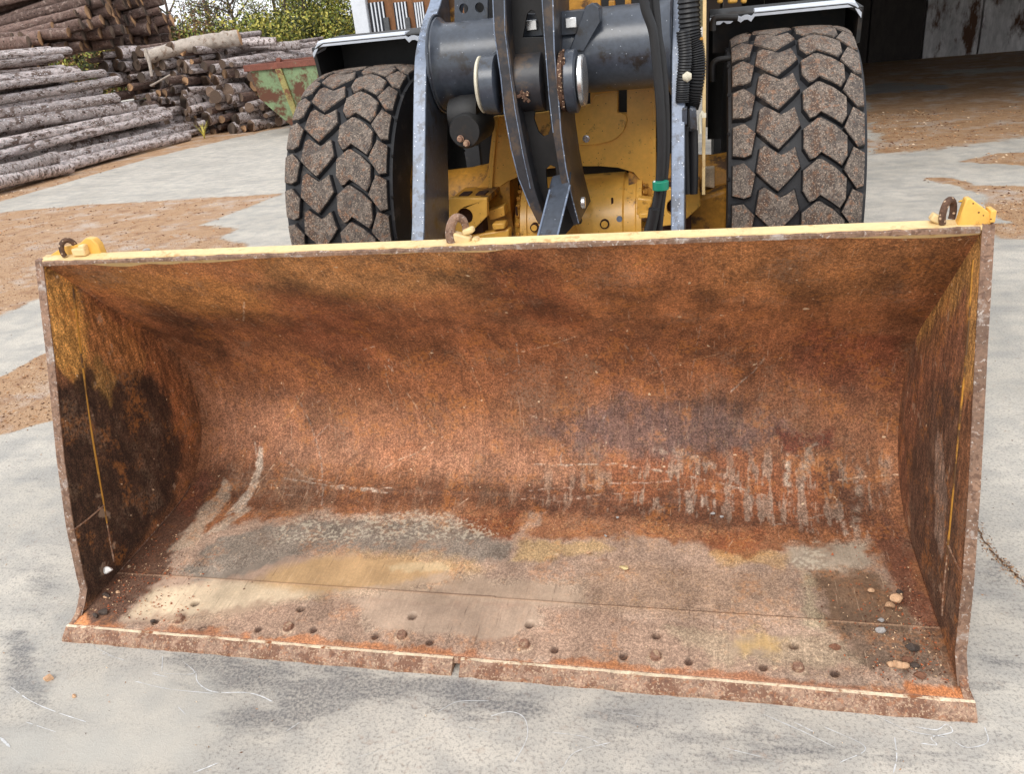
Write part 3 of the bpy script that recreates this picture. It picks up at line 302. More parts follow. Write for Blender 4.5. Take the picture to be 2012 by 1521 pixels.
def gridmesh(name, V, nu, nv, cols, m, parent, thick=None, kind=None, label=None, fx=None):
    """painted sheet nu x nv (index u*nv+v)"""
    me = bpy.data.meshes.new(name); i = np.arange((nu-1)*(nv-1)); u = i//(nv-1); v = i % (nv-1); a = u*nv+v
    F = np.stack([a, a+nv, a+nv+1, a+1], -1); c = (V.min(0)+V.max(0))/2
    me.vertices.add(len(V)); me.vertices.foreach_set('co', (V-c).ravel()); me.loops.add(F.size); me.loops.foreach_set('vertex_index', F.ravel())
    me.polygons.add(len(F)); me.polygons.foreach_set('loop_start', np.arange(0, F.size, 4)); me.polygons.foreach_set('loop_total', np.full(len(F), 4)); me.polygons.foreach_set('use_smooth', np.ones(len(F), bool)); me.update()
    at = me.color_attributes.new('stain', 'FLOAT_COLOR', 'POINT'); at.data.foreach_set('color', np.concatenate([cols, np.ones((len(V), 1))], 1).ravel()); me.materials.append(m)
    if fx is not None: a2 = me.color_attributes.new('fx', 'FLOAT_COLOR', 'POINT'); a2.data.foreach_set('color', np.concatenate([fx, np.ones((len(V), 1))], 1).ravel())
    o = obj(name, None, m, parent, me=me, origin=c, kind=kind, label=label)
    if thick: sm = o.modifiers.new('thickness', 'SOLIDIFY'); sm.thickness = thick; sm.offset = -1
    return o

# ------------------------------------------------------------------ ground
def axis_pts(segs):
    o = []
    for a, b, st in segs: o += list(np.arange(a, b, st))
    return np.array(o+[segs[-1][1]])
gx = axis_pts([(-300, -60, 40), (-60, -14, 4), (-14, -4, .08), (-4, 4, .03), (4, 10, .08), (10, 40, 3), (40, 300, 40)])
gy = axis_pts([(-60, -4, 8), (-4, -.9, .3), (-.9, 6, .03), (6, 26, .10), (26, 60, 3), (60, 600, 50)])
GX, GY = np.meshgrid(gx, gy, indexing='ij'); x = GX.ravel(); y = GY.ravel()
saw = np.zeros_like(x)-1; dark = np.zeros_like(x); smooth = np.zeros_like(x); brown = np.zeros_like(x)
near = (x > -16) & (x < 12) & (y > -3) & (y < 30); xn, yn = x[near], y[near]
f1 = fbm(xn, yn, 1.3, 6); f2 = fbm(xn, yn, 7, 5, 4.0)
sn = np.full(xn.shape, -1.0); dn = np.zeros_like(sn); mn = np.zeros_like(sn); bn = np.zeros_like(sn)
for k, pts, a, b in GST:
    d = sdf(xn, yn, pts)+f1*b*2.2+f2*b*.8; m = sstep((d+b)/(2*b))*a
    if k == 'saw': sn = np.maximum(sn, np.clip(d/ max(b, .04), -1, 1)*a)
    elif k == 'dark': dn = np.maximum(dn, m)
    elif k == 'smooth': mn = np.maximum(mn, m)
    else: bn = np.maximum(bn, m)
farf = np.clip((yn-9)/6, 0, 1)*.35
sn = np.maximum(sn, np.where(xn < -9.9, .8, -1)); sn = np.where((xn > 2.2) & (yn > 9), np.maximum(sn, fbm(xn, yn, .5, 4, 9.0)*5+.15), sn)
saw[near] = sn; dark[near] = dn; smooth[near] = mn; brown[near] = bn
zz = np.zeros_like(x)
V = np.stack([x, y, zz], -1); nu, nv = len(gx), len(gy)
cols = np.stack([saw*.5+.5, dark, smooth], -1)
gm = bpy.data.materials.new('yard_concrete'); gm.use_nodes = True; t = gm.node_tree; L = t.links; b = t.nodes['Principled BSDF']
va = N(t, 'ShaderNodeVertexColor', layer_name='stain'); sp = N(t, 'ShaderNodeSeparateColor'); L.new(va.outputs[0], sp.inputs[0])
gc = N(t, 'ShaderNodeNewGeometry'); pos = gc.outputs['Position']
def noise(sc, det=5.0, ro=.6, vec=pos, st=None):
    if st: mp = N(t, 'ShaderNodeMapping'); mp.inputs['Scale'].default_value = st; L.new(vec, mp.inputs[0]); vec = mp.outputs[0]
    n = N(t, 'ShaderNodeTexNoise', ins={'Scale': sc, 'Detail': det, 'Roughness': ro}); L.new(vec, n.inputs['Vector']); return n.outputs['Fac']
def mr(v, a, b_, c=0.0, d=1.0):
    n = N(t, 'ShaderNodeMapRange', ins={'From Min': a, 'From Max': b_, 'To Min': c, 'To Max': d}); L.new(v, n.inputs['Value']); return n.outputs[0]
def mth(op, a, b_):
    n = N(t, 'ShaderNodeMath', operation=op)
    for i, v in enumerate((a, b_)):
        if isinstance(v, (int, float)): n.inputs[i].default_value = v
        else: L.new(v, n.inputs[i])
    return n.outputs[0]
def mixc(f, a, b_):
    n = N(t, 'ShaderNodeMix', data_type='RGBA')
    for i, v in ((0, f), (6, a), (7, b_)):
        if isinstance(v, tuple): n.inputs[i].default_value = (*lin(v), 1)
        elif isinstance(v, float): n.inputs[i].default_value = v
        else: L.new(v, n.inputs[i])
    return n.outputs[2]
big = noise(1.1, 7); mid = noise(6, 6); fin = noise(95, 5, .75); grain = noise(260, 3, .7); swirl = noise(2.2, 5, .6, st=(1, 2.6, 1))
conc = mixc(mr(big, .35, .65), (182, 175, 163), (205, 197, 184)); conc = mixc(mr(mid, .42, .62, 0, .45), conc, (150, 149, 146))
conc = mixc(mr(swirl, .50, .66, 0, .35), conc, (138, 137, 136))
peb = mth('MULTIPLY', mr(fin, .50, .62), mth('SUBTRACT', 1.0, sp.outputs[2])); conc = mixc(mth('MULTIPLY', peb, .55), conc, (108, 104, 100)); conc = mixc(mr(grain, .62, .72, 0, .35), conc, (226, 224, 220))
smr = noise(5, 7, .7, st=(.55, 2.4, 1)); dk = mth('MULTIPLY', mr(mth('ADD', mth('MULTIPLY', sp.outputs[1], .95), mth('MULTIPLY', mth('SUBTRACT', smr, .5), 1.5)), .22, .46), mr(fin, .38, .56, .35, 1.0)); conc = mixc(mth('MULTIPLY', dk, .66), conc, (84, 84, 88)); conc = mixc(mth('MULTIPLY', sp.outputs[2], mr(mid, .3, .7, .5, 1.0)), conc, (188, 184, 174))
swc = mixc(mr(fin, .38, .60), (112, 82, 58), (190, 152, 116)); swc = mixc(mr(grain, .5, .64, 0, .7), swc, (224, 186, 144)); swc = mixc(mr(mid, .5, .64, 0, .55), swc, (128, 88, 58)); swc = mixc(mth('MULTIPLY', mr(noise(2.0, 6, .7), .50, .66), mr(fin, .42, .55, .15, .8)), swc, (198, 190, 182))
sm_ = mth('ADD', sp.outputs[0], mth('MULTIPLY', mth('SUBTRACT', mth('ADD', fin, mid), 1.0), .55)); msk = mr(sm_, .46, .60)
thin = mth('MULTIPLY', mr(noise(24, 6, .75), .56, .70), mr(noise(.8, 4), .42, .6)); conc = mixc(mth('MULTIPLY', thin, .35), conc, (176, 138, 108))
L.new(mixc(msk, conc, swc), b.inputs['Base Color']); L.new(mr(big, .3, .7, .55, .9), b.inputs['Roughness']); b.inputs['Specular IOR Level'].default_value = .35
hh = mth('ADD', mth('MULTIPLY', fin, .6), mth('ADD', mth('MULTIPLY', grain, .5), mth('MULTIPLY', msk, 1.5)))
bp = N(t, 'ShaderNodeBump', ins={'Strength': .5, 'Distance': .008}); L.new(hh, bp.inputs['Height']); L.new(bp.outputs[0], b.inputs['Normal'])
ground = gridmesh('ground', V, nu, nv, cols, gm, None, kind='structure')
# white scratches scored into the concrete
g = G()
for pts, wd in GSC:
    P = crom(pts, 8) if len(pts) > 2 else np.array([np.array(pts[0])*(1-k/8)+np.array(pts[1])*k/8 for k in range(9)])
    L_, R_ = [], []
    for i in range(len(P)):
        d = P[min(i+1, len(P)-1)]-P[max(i-1, 0)]; d = d/(np.linalg.norm(d)+1e-9); n_ = np.array([-d[1], d[0]]); ww = wd*.38*(.35+.8*random.random())*(0.4 if i in (0, len(P)-1) else 1)
        L_.append((*(P[i]+n_*ww), .0015)); R_.append((*(P[i]-n_*ww), .0015))
    k = len(P); g.add(L_+R_, [(i, i+1, k+i+1, k+i) for i in range(k-1) if random.random() < .96])
SCR_M = mat('scratched_concrete', (205, 205, 204), .8, var=.15, fine=120, bump=.2)
obj('scratch_marks', g, SCR_M, ground, kind='stuff')
g = G(); pts = [AZ(a, b_) for a, b_ in ((1893, 985), (1915, 1030), (1950, 1085), (1985, 1120), (2030, 1165), (2090, 1230))]; P = crom([tuple(p) for p in pts], 14); L_, R_ = [], []
for i in range(len(P)):
    j_ = np.array([random.gauss(0, .004), random.gauss(0, .004), 0]); ww = random.uniform(.0015, .0045); L_.append(tuple(P[i]+j_+np.array([ww, ww*.5, .002]))); R_.append(tuple(P[i]+j_+np.array([-ww, -ww*.5, .002])))
k = len(P); g.add(L_+R_, [(i, i+1, k+i+1, k+i) for i in range(k-1)]); obj('crack', g, mat('dirt_filled_crack', (92, 68, 48), .9, var=.3, bump=0), ground)
# loose bark and wood chips on the yard
cm1 = mat('wood_chip', (176, 132, 92), .85, var=.35, scale=3, fine=20, bump=0); cm2 = mat('bark_chip', (96, 64, 44), .9, var=.3, scale=3, bump=0); cm3 = mat('pale_chip', (214, 190, 160), .85, var=.2, scale=3, bump=0)
cand = np.where(near & (saw > .15) & (y < 12) & (y > -.9))[0]; wt = np.where(y[cand] < 6, 1.0, .5); pick = RNG.choice(cand, 26000, p=wt/wt.sum()); fr = RNG.uniform(-1, 1, (26000, 2))
g = G()
def chip(cx, cy, z0, s, mi):
    a = random.uniform(0, 6.28); lx, ly = math.cos(a)*s, math.sin(a)*s; wx, wy = -math.sin(a)*s*.35, math.cos(a)*s*.35; hz = s*random.uniform(.25, .7)
    g.add([(cx-lx, cy-ly, z0), (cx+lx, cy+ly, z0+random.uniform(0, hz)), (cx+wx, cy+wy, z0), (cx-wx*.2, cy-wy*.2, z0+hz)], [(0, 2, 3), (2, 1, 3), (1, 0, 3), (0, 1, 2)], mi)
for i, (a_, b_) in zip(pick, fr):
    q = .05 if y[i] < 6 else .12; chip(x[i]+a_*q, y[i]+b_*q, .001, random.uniform(.004, .013)*(1 if y[i] < 6 else 1.8), random.choices((0, 1, 2), (5, 4, 2))[0])
for k in range(2600):
    cx = random.uniform(-4.5, 4); cy = random.uniform(-.8, 6)
    if -1.5 < cx < 1.5 and -.02 < cy < 1.1: continue
    chip(cx, cy, .001, random.uniform(.002, .006), random.choices((0, 1, 2), (3, 3, 3))[0])
for k in range(700):
    i = random.randrange(len(P)-1); q = P[i]; chip(q[0]+random.gauss(0, .012), q[1]+random.gauss(0, .012), .001, random.uniform(.002, .006), random.choices((0, 1, 2), (5, 3, 1))[0])
obj('wood_chips', g, [cm1, cm2, cm3], None, kind='stuff', ang=10)

# ------------------------------------------------------------------ the wheel loader
LO = thing('wheel_loader', 'yellow and grey wheel loader with its wide rusty bucket lowered to the concrete', 'wheel loader', (0, 3.0, 0))
HW = 1.465
BU_me_origin = (0, .5, .6)
# bucket: the curved back-and-floor sheet is the bucket itself; everything welded or bolted to it is a child
nx, ns = 760, 440
ux = np.linspace(-HW+.02, HW-.02, nx); us = np.linspace(0, sarc[-1]-.010, ns); UX, US = np.meshgrid(ux, us, indexing='ij'); xx = UX.ravel(); ss = US.ravel()
yy = np.interp(ss, sarc, prof[:, 0]); z_ = np.interp(ss, sarc, prof[:, 1])
dent = fbm(xx, ss, 3.0, 3)*.010; yy = yy+dent*np.clip((ss-.3)*2, 0, 1); z_ = z_+dent*.3
seamd = ss-(.262-.004*np.sin(xx*2)); z_ = z_-np.where(seamd > 0, .010, 0)*(ss < .8)      # base edge stands 10 mm proud of the floor sheet
for (bx, bs), rr, dp in [(h, .013, .02) for h in HOLES]+[(h, .011, .008) for h in PITS]:
    d = np.hypot(xx-bx, ss-bs); k = sstep((rr+.004-d)/.006); z_ = z_-k*dp
scr2 = []
for k in range(70):
    x0 = random.uniform(-1.35, 1.35); s0 = random.uniform(.3, 1.75); l = random.uniform(.05, .30)*(1 if random.random() < .8 else 2); a = random.gauss(1.57, .35) if random.random() < .7 else random.uniform(0, 3.1)
    x1, s1 = x0+math.cos(a)*l, s0+math.sin(a)*l; bend = random.uniform(-.02, .02)
    scr2.append(([(x0, s0), ((x0+x1)/2+bend, (s0+s1)/2), (x1, s1)], random.uniform(.0035, .006), random.choice([(196, 164, 134), (176, 132, 92), (70, 44, 30), (58, 38, 28), (164, 146, 130)]), random.uniform(.45, .8)))
c = paint(xx, ss, (134, 84, 50), SHELL, SCR+scr2)
n_a = fbm(xx, ss, 12, 5, 3.3); n_st = fbm(xx*1.0, ss*.13, 60, 4, 8.8); n_s2 = fbm(xx*1.0, ss*.2, 24, 4, 1.8)
for pts, rgb, _, am in STREAK:
    m_ = sstep((sdf(xx, ss, pts)+n_a*.12+.03)/.08); k = m_*sstep((n_st+n_s2*.8+n_a*.8-.07)/.07)*am; k = k[:, None]; c = c*(1-k)+np.array(lin(rgb))*k
fx = np.stack([np.ones(len(xx))*.85, np.zeros(len(xx)), np.zeros(len(xx))], -1)
fx[:, 0] = np.where(ss < .62, .65, .9)
for k_, pts, am in FXZ:
    m_ = sstep((sdf(xx, ss, pts)+n_a*.09+.012)/.03)
    if k_ == 'grit': fx[:, 0] = fx[:, 0]*(1-m_)+am*m_
    elif k_ == 'fleck': fx[:, 1] = np.maximum(fx[:, 1], m_*am)
    else: fx[:, 2] = np.maximum(fx[:, 2], m_*am)
seam = np.exp(-(seamd/.0045)**2)[:, None]*.75; c = c*(1-seam)+np.array(lin((74, 44, 30)))*seam; lite = np.exp(-((seamd+.008)/.004)**2)[:, None]*.5; c = c*(1-lite)+np.array(lin((196, 160, 130)))*lite
for (bx, bs) in HOLES+PITS:
    d = np.hypot(xx-bx, ss-bs); k = sstep((.017-d)/.008)[:, None]*.85; c = c*(1-k)+np.array(lin((62, 36, 24)))*k
for (bx, bs) in BOLTS:
    d = np.hypot(xx-bx, (ss-bs+.01)*1.2); k = (sstep((.034-d)/.016)*(fbm(xx, ss, 60, 2)+.6))[:, None]*.6; c = c*(1-k)+np.array(lin((206, 180, 150)))*np.clip(k, 0, 1)
# grit: light and dark flecks a few millimetres wide, denser on the rusty parts
fl = fbm(xx+ss*.31, ss*.9-xx*.27, 7, 6, 7.7); c = c*(1+np.clip(fl*(.9+1.3*np.clip(ss-1.0, 0, .7)), -.38, .34))[:, None]
st_ = fbm(xx*1.0, ss*.16, 70, 3, 2.2); c = c*(1+np.clip(st_*.4, -.1, .12)*(ss > .8))[:, None]
bucket = gridmesh('bucket', np.stack([xx, yy, z_], -1), nx, ns, np.clip(c, 0, 1), RUST, LO, thick=.022, fx=fx)
def BP(name, g, m, **k): return obj(name, g, m, bucket, **k)
# base edge and two bolted wear segments at the front
g = G()
d0 = (prof[1]-prof[0])/np.linalg.norm(prof[1]-prof[0])
p0 = prof[0]; g.prism([(p0[0], p0[1]-.0005), (p0[0]-.012, p0[1]-.020), (p0[0]+.25, p0[1]-.03), (p0[0]+.012, p0[1]-.018)], [], FX, -HW, HW); BP('base_edge', g, RUSTE)
for x0, x1 in ((-HW-.005, -.026), (.000, HW+.008)):
    g = G(); n_ = 40; xs = np.linspace(x0, x1, n_); vs = []
    for i, xv in enumerate(xs):
        w1 = random.uniform(-.0015, .0015); sl_ = .0 if 0 < i < n_-1 else 0
        vs += [(xv, .044, .037), (xv, .033+w1, .0365+w1*.5), (xv, .001+w1, .011), (xv, -.003+w1*2, .0), (xv, .26, .0), (xv, .26, .030)]
    fs = [(i*6+k, i*6+(k+1) % 6, (i+1)*6+(k+1) % 6, (i+1)*6+k) for i in range(n_-1) for k in range(6)]; fs += [(5, 4, 3, 2, 1, 0), tuple((n_-1)*6+k for k in range(6))]
    g.add(vs, fs); g.m = [1 if (i % 6 == 0 and i < (n_-1)*6) else 0 for i in range(len(g.m))]
    BP('wear_edge', g, [RUSTE, BARE], ang=15)
for bx, bs in BOLTS:
    g = G(); hexbolt(g, PS(bx, bs, -.004), PS(bx, bs, 1)-PS(bx, bs, 0), .0165, .018); BP('bolt', g, BOLT, bevel=.002)
# side plates: painted inner face + plate with a worn front edge
def side_outline():
    o = [(.452, 1.262), (.36, .946), (.25, .60), (.185, .355), (.150, .16), (.145, .115), (.115, .075), (.085, .045)]
    b_ = [(p[0]+.03*(1 if p[0] > .6 else .3), p[1]-.028) for p in prof[2:]]
    return o, b_
so_, sb_ = side_outline()
for s_, lay in ((-1, SIDEL), (1, SIDER)):
    g = G(); out2 = so_+[(a, max(bb, .02)) for a, bb in sb_[::3]]+[(.475, 1.262)]
    g.prism(out2, [], FX, s_*(HW-.020), s_*HW)
    sp_ = BP('side_plate', g, BARES, ang=20)
    # painted lining sheet following the inner face
    nz_, ny_ = 150, 110; V = []; zs = np.linspace(.05, 1.255, nz_)
    fo = np.array(so_)[::-1]; bz = prof[np.argmax(prof[:, 0]):]; bl = prof[:np.argmax(prof[:, 0])+1]
    for zv in zs:
        y0 = np.interp(zv, fo[:, 1], fo[:, 0])+.004; yb = np.interp(zv, bz[:, 1], bz[:, 0]) if zv > bz[0, 1] else np.interp(zv, bl[:, 1], bl[:, 0])
        for k in range(ny_): V.append((s_*(HW-.0235), y0+(max(yb, y0+.002)-y0)*k/(ny_-1), zv))
    V = np.array(V); cc = paint(V[:, 1], V[:, 2], (120, 76, 46), lay); fl = fbm(V[:, 1]*1.3, V[:, 2]*.3, 70, 3, 1.3); cc = cc*(1+np.clip(fl*2.2, -.3, .8))[:, None]
    gridmesh('side_lining', V, nz_, ny_, np.clip(cc, 0, 1), RUST, bucket, fx=np.tile(np.array([[1., 0, .15]]), (len(V), 1)))
    # weld bead and its strip
    g = G(); wl = [(.545, 1.14), (.478, .90), (.405, .62), (.345, .34), (.315, .20), (.30, .12)]
    if s_ > 0: wl = [(.482, 1.161), (.424, .906), (.386, .673), (.34, .40), (.31, .2), (.29, .12)]
    P = crom(wl, 8); g.tube([(s_*(HW-.024), a, b_) for a, b_ in P[:28]], [.0035*(.7+.6*random.random()) for _ in P[:28]], 8, mi=0); BP('weld_bead', g, YELD, label='thin raised weld line with yellow paint')
    g = G(); g.tube([(s_*(HW-.024), a, b_) for a, b_ in P[27:]], [.0032*(.7+.6*random.random()) for _ in P[27:]], 8); BP('weld_bead', g, RUSTE)
    g = G(); g.tube([(s_*(HW-.024), .345, .345), (s_*(HW-.024), .25, .345), (s_*(HW-.024), .17, .35)], .0032, 8); BP('weld_bead', g, RUSTE)
    # outer stiffener along the worn front edge
    g = G(); n_ = len(so_); vs = []
    for a, b_ in so_: vs += [(s_*(HW-.0255), a-.002, b_), (s_*(HW+.004), a-.004, b_), (s_*(HW+.004), a+.02, b_+.004), (s_*(HW-.0255), a+.0035, b_+.004)]
    fs = [(i*4+k, i*4+(k+1) % 4, (i+1)*4+(k+1) % 4, (i+1)*4+k) for i in range(n_-1) for k in range(4)]; g.add(vs, fs+[(0, 1, 2, 3), tuple((n_-1)*4+k for k in (3, 2, 1, 0))])
    BP('side_edge', g, BARES, bevel=.003)
    # outside bottom corner shoe
    g = G(); g.prism([(.0, .002), (.30, .002), (.30, .07), (.12, .075), (.05, .04)], [], FX, s_*(HW-.02), s_*(HW+.0)); BP('corner_shoe', g, RUSTE, bevel=.003)
# top lip
g = G(); g.prism([(.4475, 1.250), (.450, 1.262), (.490, 1.270), (.500, 1.255), (.488, 1.215), (.457, 1.2415)], [], FX, -HW+.012, HW-.012); BP('top_lip', g, YELW, bevel=.003)
g = G(); n_ = 160; vs = []
for i in range(n_):
    xv = -HW+.03+(2*HW-.06)*i/(n_-1); a = .0012*fbm(np.array([xv]), np.array([0.]), 30)[0]*6
    vs += [(xv, .441+a, 1.2445-a), (xv, .441+a, 1.254+a), (xv, .449, 1.2585+a), (xv, .452, 1.243)]
g.add(vs, [(i*4+k, i*4+(k+1) % 4, (i+1)*4+(k+1) % 4, (i+1)*4+k) for i in range(n_-1) for k in range(4)]); BP('lip_front_edge', g, BARES)
# corner gussets with rounded tips, lifting hooks
YS = .485
g = G(); g.prism([(-1.452, 1.262), (-1.37, 1.298), (-1.31, 1.302), (-1.275, 1.322), (-1.25, 1.318), (-1.236, 1.30), (-1.232, 1.262)], [], FY, YS, YS+.03); BP('corner_gusset', g, YEL, bevel=.003)
g = G(); g.prism([(1.462, 1.262), (1.458, 1.29), (1.405, 1.332), (1.395, 1.330), (1.382, 1.262)], [], FY, YS-.03, YS+.0); g.box((1.462, .475, 1.283), (.014, .05, .032), 0); BP('corner_gusset', g, YEL, bevel=.003)
def hook(cx, cz, r, th, side=1, m=CRUD, a0=-30, a1=215, y=.478, tilt=.6):
    g = G(); P = []
    for k in range(15):
        a = math.radians(a0+(a1-a0)*k/14); P.append((cx+math.cos(a)*r*.55*side, y+math.cos(a)*r*tilt, cz+math.sin(a)*r*1.15))
    g.tube(P, th, 10); BP('lifting_hook', g, m)
hook(-1.345, 1.288, .028, .009); hook(1.362, 1.288, .032, .009)
g = G(); g.box((-1.30, .476, 1.280), (.05, .03, .025)); g.box((-1.285, .476, 1.294), (.022, .026, .02)); BP('hook_latch', g, YELW, bevel=.004)
g = G(); g.box((1.335, .476, 1.278), (.03, .03, .02), R=Matrix.Rotation(.5, 3, 'Y')); BP('hook_latch', g, YELW, bevel=.004)
g = G(); P = [(.008, .475, 1.250), (.002, .475, 1.285), (.007, .48, 1.315), (.022, .485, 1.334), (.040, .49, 1.328), (.046, .495, 1.307), (.044, .495, 1.292)]
g.tube(crom(P, 4), [.017-.0003*i for i in range(25)], 12); BP('lifting_hook', g, BARES, bevel=0)
g = G(); g.box((.035, .482, 1.272), (.055, .035, .03), R=Matrix.Rotation(.3, 3, 'Y')); g.box((.058, .482, 1.295), (.035, .03, .018), R=Matrix.Rotation(-.3, 3, 'Y')); BP('hook_latch', g, YELW, bevel=.006)
g = G(); g.box((.078, .480, 1.266), (.02, .03, .02)); BP('hook_latch', g, YELW, bevel=.006)
# outside of the bucket back: ribs and pin lugs (behind the lip)
for xv in (-.9, -.35, .35, .9):
    g = G(); g.prism([(.98, .12), (1.14, .25), (1.16, .55), (1.10, .85), (.80, 1.10), (.78, 1.02), (.97, .82), (1.07, .6), (1.075, .4), (1.02, .22)], [], FX, xv-.02, xv+.02); BP('back_rib', g, YELD)

# tyres with separate tread blocks
TY, TR, TW = 2.9945, .8399, .6056
def tread_y(a):     # radius of the tread at a across the width (-.5 .. .5)
    return TR-.012*(2*a)**2-.030*abs(2*a)**7
BLK_SH = [  # (across 0..1, along 0..1 of one pitch; z up)
    [(.015, .93), (.10, .97), (.185, .68), (.155, .16), (.10, .10), (.015, .18)],
    [(.215, .98), (.255, 1.06), (.375, .80), (.42, .86), (.475, .98), (.515, .50), (.46, .28), (.355, -.06), (.30, .08), (.19, .42)],
    [(.585, .92), (.537, .80), (.537, .32), (.588, .06), (.622, .09), (.665, .22), (.74, .06), (.815, -.12), (.855, .10), (.855, .58), (.765, .86), (.668, 1.06), (.640, 1.06)],
    [(.90, 1.04), (.985, .90), (.985, .10), (.93, .04), (.83, .50)]]
OFF = [0.10, .40, .0, .28]
NB = 27
def dens(l, k=2):
    o = []
    for i in range(len(l)):
        a, b_ = l[i], l[(i+1) % len(l)]
        for j in range(k): o.append((a[0]+(b_[0]-a[0])*j/k, a[1]+(b_[1]-a[1])*j/k))
    return o
def block_mesh(ci):
    g = G(); sh = dens(BLK_SH[ci]); n = len(sh); cx = sum(p[0] for p in sh)/n; cy = sum(p[1] for p in sh)/n; pitch = 2*math.pi/NB
    def P(a, c, h):
        th = (c-.5)*pitch; r = tread_y(a-.5)-.034+h; return ((a-.5)*TW, -math.cos(th)*r, math.sin(th)*r)
    rings = []
    for grow, h in ((1.09, -.006), (1.005, .026), (.968, .033)):
        rings.append([P(cx+(a-cx)*grow, cy+(c_-cy)*grow, h) for a, c_ in sh])
    rings.append([P(cx+(a-cx)*.5, cy+(c_-cy)*.5, .034) for a, c_ in sh])
    vs = [p for r_ in rings for p in r_]+[P(cx, cy, .034)]
    fs = [(i*n+k, i*n+(k+1) % n, (i+1)*n+(k+1) % n, (i+1)*n+k) for i in range(3) for k in range(n)]; fs2 = [(3*n+k, 3*n+(k+1) % n, 4*n) for k in range(n)]
    g.add(vs, fs+fs2); g.m = [0]*n+[1]*(len(g.f)-n)
    return g
blk = []
for ci in range(4):
    o = obj('tread_block', block_mesh(ci), [RUB, DUST], None, ang=28, origin=(0, 0, 0)); blk.append(o.data); bpy.data.objects.remove(o)
def tyre(cx, label, blocks=True, cy=TY):
    g = G(); pr = []
    for a in np.linspace(-.5, .5, 15): pr.append((a*TW*.99, tread_y(a)-.034))
    left = [(-TW*.42, .36), (-TW*.47, .42), (-TW*.52, .56), (-TW*.525, .68), (-TW*.515, .76)]; prf = left+pr+[(-h, r) for h, r in left[::-1]]
    g.lathe(prf, (cx, cy, TR), 'x', 96); o = obj('tyre', g, RUB, LO, ang=40, origin=(cx, cy, TR), label=label)
    if blocks:
        for ci in range(4):
            for k in range(NB):
                th = 2*math.pi*(k+OFF[ci])/NB
                if not (-1.1 < ((th+math.pi) % (2*math.pi))-math.pi < 2.3): continue   # those the camera side can show
                b_ = bpy.data.objects.new('tread_block', blk[ci]); COL.objects.link(b_); b_.parent = o; b_.rotation_euler = (-th, 0, 0)
    else:
        pass
    # rim
    sgn = 1 if cx < 0 else -1
    for s in (sgn, -sgn):
        g = G(); g.lathe([(s*TW*.30, .10), (s*TW*.33, .14), (s*TW*.30, .26), (s*TW*.40, .31), (s*TW*.455, .355), (s*TW*.44, .38), (s*TW*.30, .37)], (cx, cy, TR), 'x', 48); obj('rim', g, YELD, o)
    g = G()
    for k in range(22):      # moulded drain nibs on the inner shoulder
        th = k/22*2*math.pi; r = .765; hexp = (cx+sgn*TW*.513, cy-math.cos(th)*r, TR+math.sin(th)*r); g.box(hexp, (.012, .012, .012))
    obj('shoulder_nib', g, HOSE, o, kind='stuff')
    return o
xo = 1.4756-TW/2
tyre(-xo, None); tyre(xo, None)
for s in (-1, 1): tyre(s*1.15, 'rear tyre in shade behind the front wheels', False, TY+3.35)

def LP(name, g, m, bev=.004, **k): return obj(name, g, m, LO, bevel=bev, **k)
# lift arms: curved thick plates
armf = [(2.90, 2.14), (2.73, 1.98), (2.56, 1.885), (2.43, 1.79), (2.34, 1.70), (2.24, 1.52), (2.13, 1.30), (2.02, 1.08), (1.92, .90), (1.66, .62), (1.40, .44), (1.24, .40)]
armb = [(1.16, .30), (1.26, .24), (1.50, .28), (1.92, .50), (2.30, .80), (2.42, 1.02), (2.52, 1.30), (2.66, 1.52), (2.86, 1.70), (3.10, 1.90), (3.35, 2.10)]
for s in (-1, 1):
    f = crom(armf, 4); o_ = [tuple(p) for p in f]+[tuple(p) for p in crom(armb, 4)]; x0 = -.655 if s < 0 else .598; x1 = x0+.062
    if s < 0: x0, x1 = -.668, -.600
    g = G(); g.prism(o_, [], FX, x0, x1); arm = LP('lift_arm', g, STEEL, .004)
    g = G(); vs = []; n_ = len(f)
    for i, (a, b_) in enumerate(f): vs += [(x0+.003, a-.004, b_+.001), (x1-.003, a-.004, b_+.001), (x1-.003, a+.02, b_), (x0+.003, a+.02, b_)]
    g.add(vs, [(i*4+k, i*4+(k+1) % 4, (i+1)*4+(k+1) % 4, (i+1)*4+k) for i in range(n_-1) for k in range(4)]+[(0, 1, 2, 3), tuple((n_-1)*4+k for k in (3, 2, 1, 0))]); obj('arm_front_edge', g, EDGE, arm, bevel=.002)
# cross tube between the arms
TC = (0, 2.54, (AY(900, 121, 2.50).z+AY(1230, 97, 2.50).z)/2)
g = G(); r = .196; g.lathe([(-.598, r+.035), (-.575, r+.03), (-.555, r+.008), (-.53, r), (.50, r), (.54, r+.006), (.575, r+.03), (.598, r+.035)], TC, 'x', 72); LP('cross_tube', g, STEEL, 0)
for xv in (-.590, .590):
    g = G(); q_ = [(xv, TC[1]+.235*math.cos(a*.157), TC[2]+.235*math.sin(a*.157)) for a in range(41)]; g.tube(q_, [.007*random.uniform(.7, 1.3) for _ in q_], 6, caps=False); LP('weld_seam', g, STEEL, 0)
